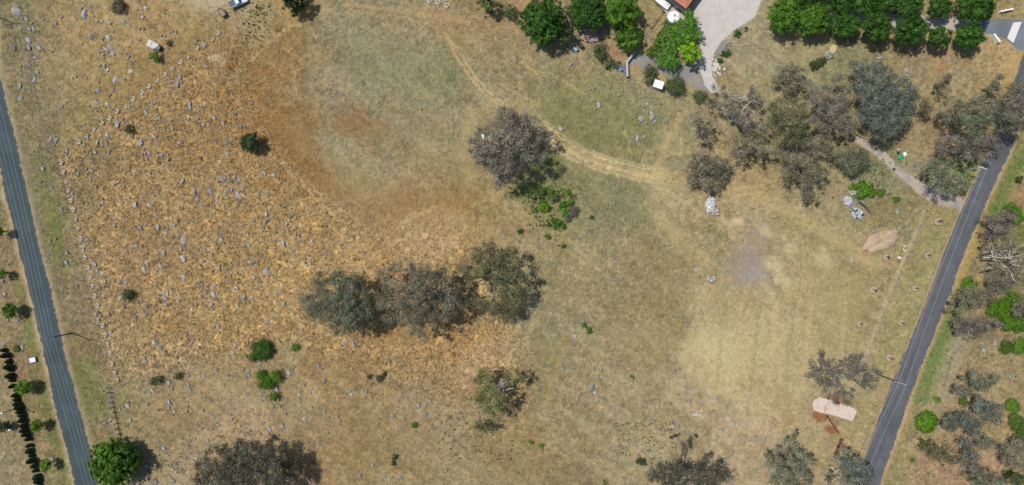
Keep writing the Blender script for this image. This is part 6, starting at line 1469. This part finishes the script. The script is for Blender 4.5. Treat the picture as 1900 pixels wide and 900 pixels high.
# white entrance walls
def entrance_wall(label, a, b, h=1.2, th=.32):
    A, B = Vector(W(*a)), Vector(W(*b)); d = B - A; o = thing('entrance_wall', label, 'wall', (A + B) / 2, math.atan2(d.y, d.x))
    MB().box((0, 0, h / 2 - .1), (d.length, th, h + .2)).build('wall_panel', M['white_paint'], o, bevel=.02); MB().box((0, 0, h + .13), (d.length + .12, th + .14, .08)).build('coping', M['white_paint'], o)
    for s_ in (-1, 1): MB().box((s_ * d.length / 2, 0, h / 2), (.45, .46, h + .46)).build('pillar', M['white_paint'], o, bevel=.03)
entrance_wall('white entrance wall below the sealed drive near the rightmost round tree', (1839, 67), (1848, 79))
entrance_wall('white entrance wall above the sealed drive near the top right corner', (1854, 23), (1873, 19), .9, .22)
# pale cattle grid slab across the drive mouth
P = [W(*p) for p in ((1880, 42), (1895, 40), (1880, 80), (1869, 71))]
tag(sheet('concrete_slab', [(1880, 42), (1895.5, 40.5), (1880, 80), (1868.5, 71)], simple_mat('pale_concrete', (.58, .56, .54), .07, 3), .05, .4))
# pink gravel pad at the paddock entrance
pad = [(1508, 748), (1512, 741), (1520, 738), (1532, 739), (1545, 744), (1560, 749), (1576, 754), (1590, 762), (1582, 782), (1570, 778), (1556, 774), (1540, 769), (1524, 766), (1512, 763), (1508, 757)]
sheet('gravel_pad', pad, simple_mat('pink_gravel', (.53, .43, .36), .22, 2.2, .95, second=(.44, .33, .25), sec_scale=.45, sec_lo=.52, sec_hi=.68, bump=.4), .012, 3.2, 1.2)
M['rust'] = simple_mat('rusty_steel', (.15, .05, .035), .4, 6)
def gate(label, a, b, h=1.25):
    A, B = Vector(W(*a)), Vector(W(*b)); d = B - A; o = thing('gate', label, 'gate', (A.x, A.y, 0), math.atan2(d.y, d.x)); L = d.length
    for z in (.15, .42, .69, .96, 1.23): MB().tube([(0, 0, z), (L, 0, z)], .06, 6).build('bar', M['rust'], o)
    for x in (0, L / 2, L): MB().tube([(x, 0, .1), (x, 0, h + .02)], .065, 6).build('upright', M['rust'], o)
    MB().tube([(-.15, 0, -.3), (-.15, 0, h + .25)], .13, 8).build('gate_post', M['rust'], o); MB().tube([(0, .01, .15), (L, .01, 1.23)], .04, 6).build('brace', M['rust'], o)
gate('rusty steel gate leaf below the pink gravel pad', (1533, 772), (1553, 802)); gate('rusty steel gate leaf farther down, by the bottom gums', (1559, 815), (1547, 842))
o = MB().tube([W(1556, 748, .06), W(1545, 745, .06), (W(1530.5, 754, .06)), W(1530.5, 768, .06), W(1533, 772, .06)], .11, 6).build('shadow_line', cm('mauve_shadow', (.30, .24, .25), .1)); tag(o, 'thin mauve grey shadow line bent across the pink gravel pad', 'shadow line')  # mauve tube standing in for a shadow cast across the pad

# ------------------------------------------------------------------ vehicles and odds and ends
def wheel(parent, x, y, r=.32, w=.2):
    mb = MB(); n = 18
    vs_ = []; fs_ = []
    for s_, rr_ in ((-w / 2, r * .85), (-w / 2 + .03, r), (w / 2 - .03, r), (w / 2, r * .85)):
        for k in range(n): a = 2 * math.pi * k / n; vs_.append((x + rr_ * math.cos(a), y + s_, r + rr_ * math.sin(a)))
    for i in range(3):
        for k in range(n): k2 = (k + 1) % n; fs_.append((i * n + k, (i + 1) * n + k, (i + 1) * n + k2, i * n + k2))
    fs_ += [tuple(range(n)), tuple(3 * n + k for k in reversed(range(n)))]
    wo = mb.add(vs_, fs_).build('wheel', M['rubber'], parent)
    m2 = MB(); m2.tube([(x, y - w / 2 - .01, r), (x, y + w / 2 + .01, r)], r * .55, 12); m2.build('rim', M['metal'], wo)
def pickup(name, label, px, py, rz, paint):
    X = W(px, py, 1); o = thing(name, label, 'pickup', (X[0], X[1], 0), rz)
    prof = [(-2.4, .45), (2.35, .45), (2.4, .8), (2.2, 1.0), (1.1, 1.08), (.6, 1.1), (-2.4, 1.1)]
    def prism(pf, w0, w1=None): 
        n = len(pf); vs_ = [(x, -w0, z) for x, z in pf] + [(x, w0, z) for x, z in pf]
        return vs_, [tuple(range(n))[::-1] and tuple(range(n)), tuple(reversed(range(n, 2 * n)))] + [(i, i + n, (i + 1) % n + n, (i + 1) % n) for i in range(n)]
    v, f = prism(prof, .9); MB().add(v, f).build('body', paint, o, bevel=.05)
    v, f = prism([(-.6, 1.08), (1.0, 1.08), (.35, 1.72), (-.45, 1.74)], .8); MB().add(v, f).build('cabin', paint, o, bevel=.05)
    MB().add([(.98, -.72, 1.14), (.98, .72, 1.14), (.42, .68, 1.69), (.42, -.68, 1.69)], [(0, 1, 2, 3)]).build('windscreen', M['glass'], o).location = (.025, 0, .02)
    MB().add([(-.63, -.66, 1.2), (-.63, .66, 1.2), (-.5, .6, 1.66), (-.5, -.6, 1.66)], [(3, 2, 1, 0)]).build('rear_window', M['glass'], o).location = (-.02, 0, .01)
    for s_ in (-1, 1):
        MB().box((.1, s_ * .805, 1.42), (.8, .02, .4)).build('side_window', M['glass'], o)
        MB().box((2.36, s_ * .62, .82), (.08, .32, .16)).build('headlight', M['white_paint'], o)
        for x in (1.5, -1.5): wheel(o, x, s_ * .82)
    MB().box((-1.5, 0, 1.112), (1.6, 1.55, .02)).build('tray_floor', M['dark_metal'], o)
    for s_ in (-1, 1): MB().box((-1.5, s_ * .84, 1.22), (1.75, .06, .22)).build('tray_side', paint, o)
    MB().box((-2.38, 0, 1.22), (.06, 1.62, .22)).build('tailgate', paint, o)
    MB().box((2.42, 0, .5), (.12, 1.7, .2)).build('bumper', M['metal'], o)
pickup('pickup_truck', 'pale blue pickup truck half behind the upper left boundary at the top edge', 441, 3, .42, simple_mat('pale_blue_paint', (.42, .52, .60), .06, 2, .35))
# small trailer with brown load
X = W(412, 24, .6); o = thing('trailer', 'small dark box trailer with a brown load beside the upper left boundary', 'trailer', (X[0], X[1], 0), -.95)
MB().box((0, 0, .55), (2.1, 1.3, .08)).build('floor', M['dark_metal'], o)
for c, s_ in (((0, .66, .75), (2.1, .05, .4)), ((0, -.66, .75), (2.1, .05, .4)), ((1.06, 0, .75), (.05, 1.37, .4)), ((-1.06, 0, .75), (.05, 1.37, .4))): MB().box(c, s_).build('side_panel', M['dark_metal'], o)
MB().box((0, 0, .72), (1.95, 1.18, .24)).build('load', cm('brown_load', (.25, .175, .13)), o, bevel=.05)
MB().tube([(-1.0, 0, .5), (-2.1, 0, .48)], .06, 6).build('drawbar', M['dark_metal'], o); MB().tube([(-1.7, 0, .1), (-1.7, 0, .7)], .05, 6).build('jockey_stand', M['dark_metal'], o)
for s_ in (-1, 1): wheel(o, .1, s_ * .8, .3, .18); MB().box((.1, s_ * .8, .68), (.8, .26, .04)).build('mudguard', M['dark_metal'], o)
# white boat-like trailer by the house rail
X = W(1229, 4, 1.0); o = thing('white_trailer', 'long white covered trailer between the rail fence and the house', 'trailer', (X[0], X[1], 0), -.66)
v = []; f = []; st = [(-2.6, .3, .55), (-2.2, .62, .5), (-1, .78, .45), (1.2, .8, .45), (2.2, .72, .5)]
for x, w, z in st: v += [(x, -w, z), (x, -w * 1.05, 1.05), (x, 0, 1.3), (x, w * 1.05, 1.05), (x, w, z)]
for i in range(len(st) - 1):
    for k in range(5): f.append((5 * i + k, 5 * i + (k + 1) % 5, 5 * i + 5 + (k + 1) % 5, 5 * i + 5 + k))
f += [(4, 3, 2, 1, 0), tuple(5 * (len(st) - 1) + k for k in range(5))]
MB().add(v, f).build('cover', M['white_paint'], o)
for s_ in (-1, 1): wheel(o, .3, s_ * .95, .3, .18)
for y in (-.3, .3): MB().tube([(-2.3, y, .95), (2.1, y, 1.27)], .05, 6).build('rope', M['dark_metal'], o)
MB().tube([(2.2, 0, .5), (3.4, 0, .45)], .06, 6).build('drawbar', M['metal'], o)
# white unit by the wall
X = W(1255, 11, .8); o = thing('outdoor_unit', 'small white box unit beside the house wall', 'air conditioner', (X[0], X[1], 0), -.7)
MB().box((0, 0, .45), (1.0, .55, .8)).build('case', M['white_paint'], o, bevel=.03); MB().lathe((0, 0, .86), [(.24, 0), (.24, .02), (.05, .03)], 16).build('fan_grille', M['metal'], o); MB().box((0, 0, .02), (1.2, .7, .08)).build('base', M['metal'], o)
# barrels
def barrel(label, px, py, col, tip=False):
    X = W(px, py, .6); o = thing('barrel', label, 'barrel', (X[0], X[1], .33 if tip else 0)); 
    if tip: o.rotation_euler = (math.pi / 2 - .1, 0, .9)
    prof = [(.3, 0), (.34, .04), (.34, .3), (.36, .33), (.34, .36), (.34, .62), (.36, .65), (.34, .68), (.34, .96), (.3, 1.0)]
    MB().lathe((0, 0, -.5 if tip else 0), [(r * 1.35, z * 1.25) for r, z in prof], 18).build('drum', col, o, True); MB().lathe((0, 0, (-.5 if tip else 0) + 1.25), [(.38, 0), (.38, .03), (.1, .035)], 16).build('lid', M['dark_metal'] if not tip else M['metal'], o)
barrel('pale blue barrel lying at the foot of the olive tree', 1067, 90, simple_mat('blue_drum', (.22, .36, .46), .1, 3, .4), True)
barrel('dark green barrel standing beside the brick heap', 1078.5, 86, simple_mat('green_drum', (.03, .07, .07), .1, 3, .4))
barrel('pale blue drum at the right side of the vine', 1287, 45, simple_mat('pale_drum', (.45, .56, .62), .1, 3, .4))
# rubbish by the dirt track
def crumple(name, label, cat, pts, mat, hgt=.3, seed=1):
    r = np.random.default_rng(seed); P = np.array([W(*p) for p in pts])[:, :2]; c = P.mean(0); bm = bmesh.new()
    rings = [1, .8, .55, .25]; vs_ = []
    for k, s_ in enumerate(rings):
        vs_.append([bm.verts.new((c[0] + (p[0] - c[0]) * s_, c[1] + (p[1] - c[1]) * s_, .04 + (hgt * (k / 3) * r.uniform(.4, 1.3) if k else 0))) for p in P])
    for k in range(3):
        for i in range(len(P)): j = (i + 1) % len(P); bm.faces.new((vs_[k][i], vs_[k][j], vs_[k + 1][j], vs_[k + 1][i]))
    bm.faces.new(vs_[3]); me = bpy.data.meshes.new(name); bmesh.ops.recalc_face_normals(bm, faces=bm.faces); bm.to_mesh(me); bm.free()
    tag(link(name, me, mat), label, cat)
crumple('tarpaulin', 'bright green tarpaulin dumped beside the dirt track', 'tarpaulin', [(1664,291),(1670,289),(1673,284),(1678,286),(1676,297),(1668,296)], simple_mat('green_tarp', (.03, .28, .13), .1), .3, 1)
crumple('tarpaulin', 'white plastic sheet right of the green tarpaulin', 'sheet', [(1675,284),(1680,282),(1684,287),(1678,291),(1675,289)], M['white_paint'], .25, 2)
crumple('rubbish_bag', 'dark rubbish bag left of the green tarpaulin', 'bag', [(1663,280),(1668,281),(1670,286),(1664,286)], M['dark_metal'], .5, 3)
crumple('rubbish_bag', 'pale grey bundle above the dark rubbish bag', 'bag', [(1663,275),(1668,274),(1670,279),(1665,281)], M['metal'], .5, 4)
crumple('rubbish_bag', 'orange bundle above the rubbish by the dirt track', 'bag', [(1662,270),(1667,269),(1668,273),(1663,274)], simple_mat('orange_cloth', (.45, .17, .07), .2), .3, 5)
crumple('car_panel', 'dark blue and white sheet lying across the ash heap', 'sheet', [(1585,362),(1589,361),(1594,371),(1590,372)], simple_mat('blue_sheet', (.10, .14, .22), .3), .3, 6)
crumple('plastic_sheet', 'bright shining plastic scrap caught left in the big purple grey gum', 'plastic', [(893,250),(897,248),(900,254),(897,258),(894,255)], simple_mat('clear_plastic', (.70, .74, .80), .1, 3, .2), .3, 7)
for p in bpy.data.objects:
    if p.name == 'plastic_sheet': p.location.z = 10.5; p.scale = ((H - 10.5) / H, (H - 10.5) / H, 1)
crumple('wood_scrap', 'small white stone slab by the shrub near the vine corner', 'slab', [(1213,105),(1218,105),(1220,109),(1215,111)], M['white_paint'], .25, 8)
MB_ = MB(); MB_.tube([W(1616, 394, .2), W(1606, 386, .3), W(1598, 378, .2)], .1, 5); MB_.tube([W(1612, 386, .2), W(1600, 380, .35), W(1593, 376, .2)], .08, 5); MB_.tube([W(1606, 382, .2), W(1594, 374, .4)], .09, 5)
tag(MB_.build('fallen_branches', M['dark_bark']), 'dark fallen branches at the right of the ash heap', 'branches')
tag(MB().tube([W(1552, 745, .1), W(1546, 747, .1)], .1, 5).build('log', M['dark_bark']), 'short dark log at the upper edge of the pink gravel pad', 'log')
for (a, b), l in ((((1290, 764), (1297, 772)), 'pale fallen branch in the lower right grass above the stick heap'), (((568, 888), (577, 899)), 'pale branch lying at the bottom edge right of the dark gum'), (((1284, 602), (1292, 608)), 'white weathered log at the edge of the pale mown turf')):
    tag(MB().tube([W(a[0], a[1], .15), W((a[0] + b[0]) / 2 + 1, (a[1] + b[1]) / 2 - 1, .18), W(b[0], b[1], .12)], [.16, .13, .07], 6).build('fallen_branch', M['pale_bark']), l, 'branch')
crumple('pond_bag', 'pale bundle of posts at the top edge left of the big dark round tree', 'bundle', [(975,14),(983,13),(984,20),(976,22)], M['metal'], .5, 9)
X = W(995, 3, .4); o = thing('pallet', 'small dark pallet stack at the top edge beside the big dark round tree', 'pallet', (X[0], X[1], 0), .3)
for k in range(3):
    for j in range(5): MB().box((-.5 + .25 * j, 0, .15 + .2 * k), (.18, 1.1, .04)).build('slat', M['timber'], o)
    for y in (-.45, 0, .45): MB().box((0, y, .08 + .2 * k), (1.2, .1, .09)).build('bearer', M['dark_bark'], o)
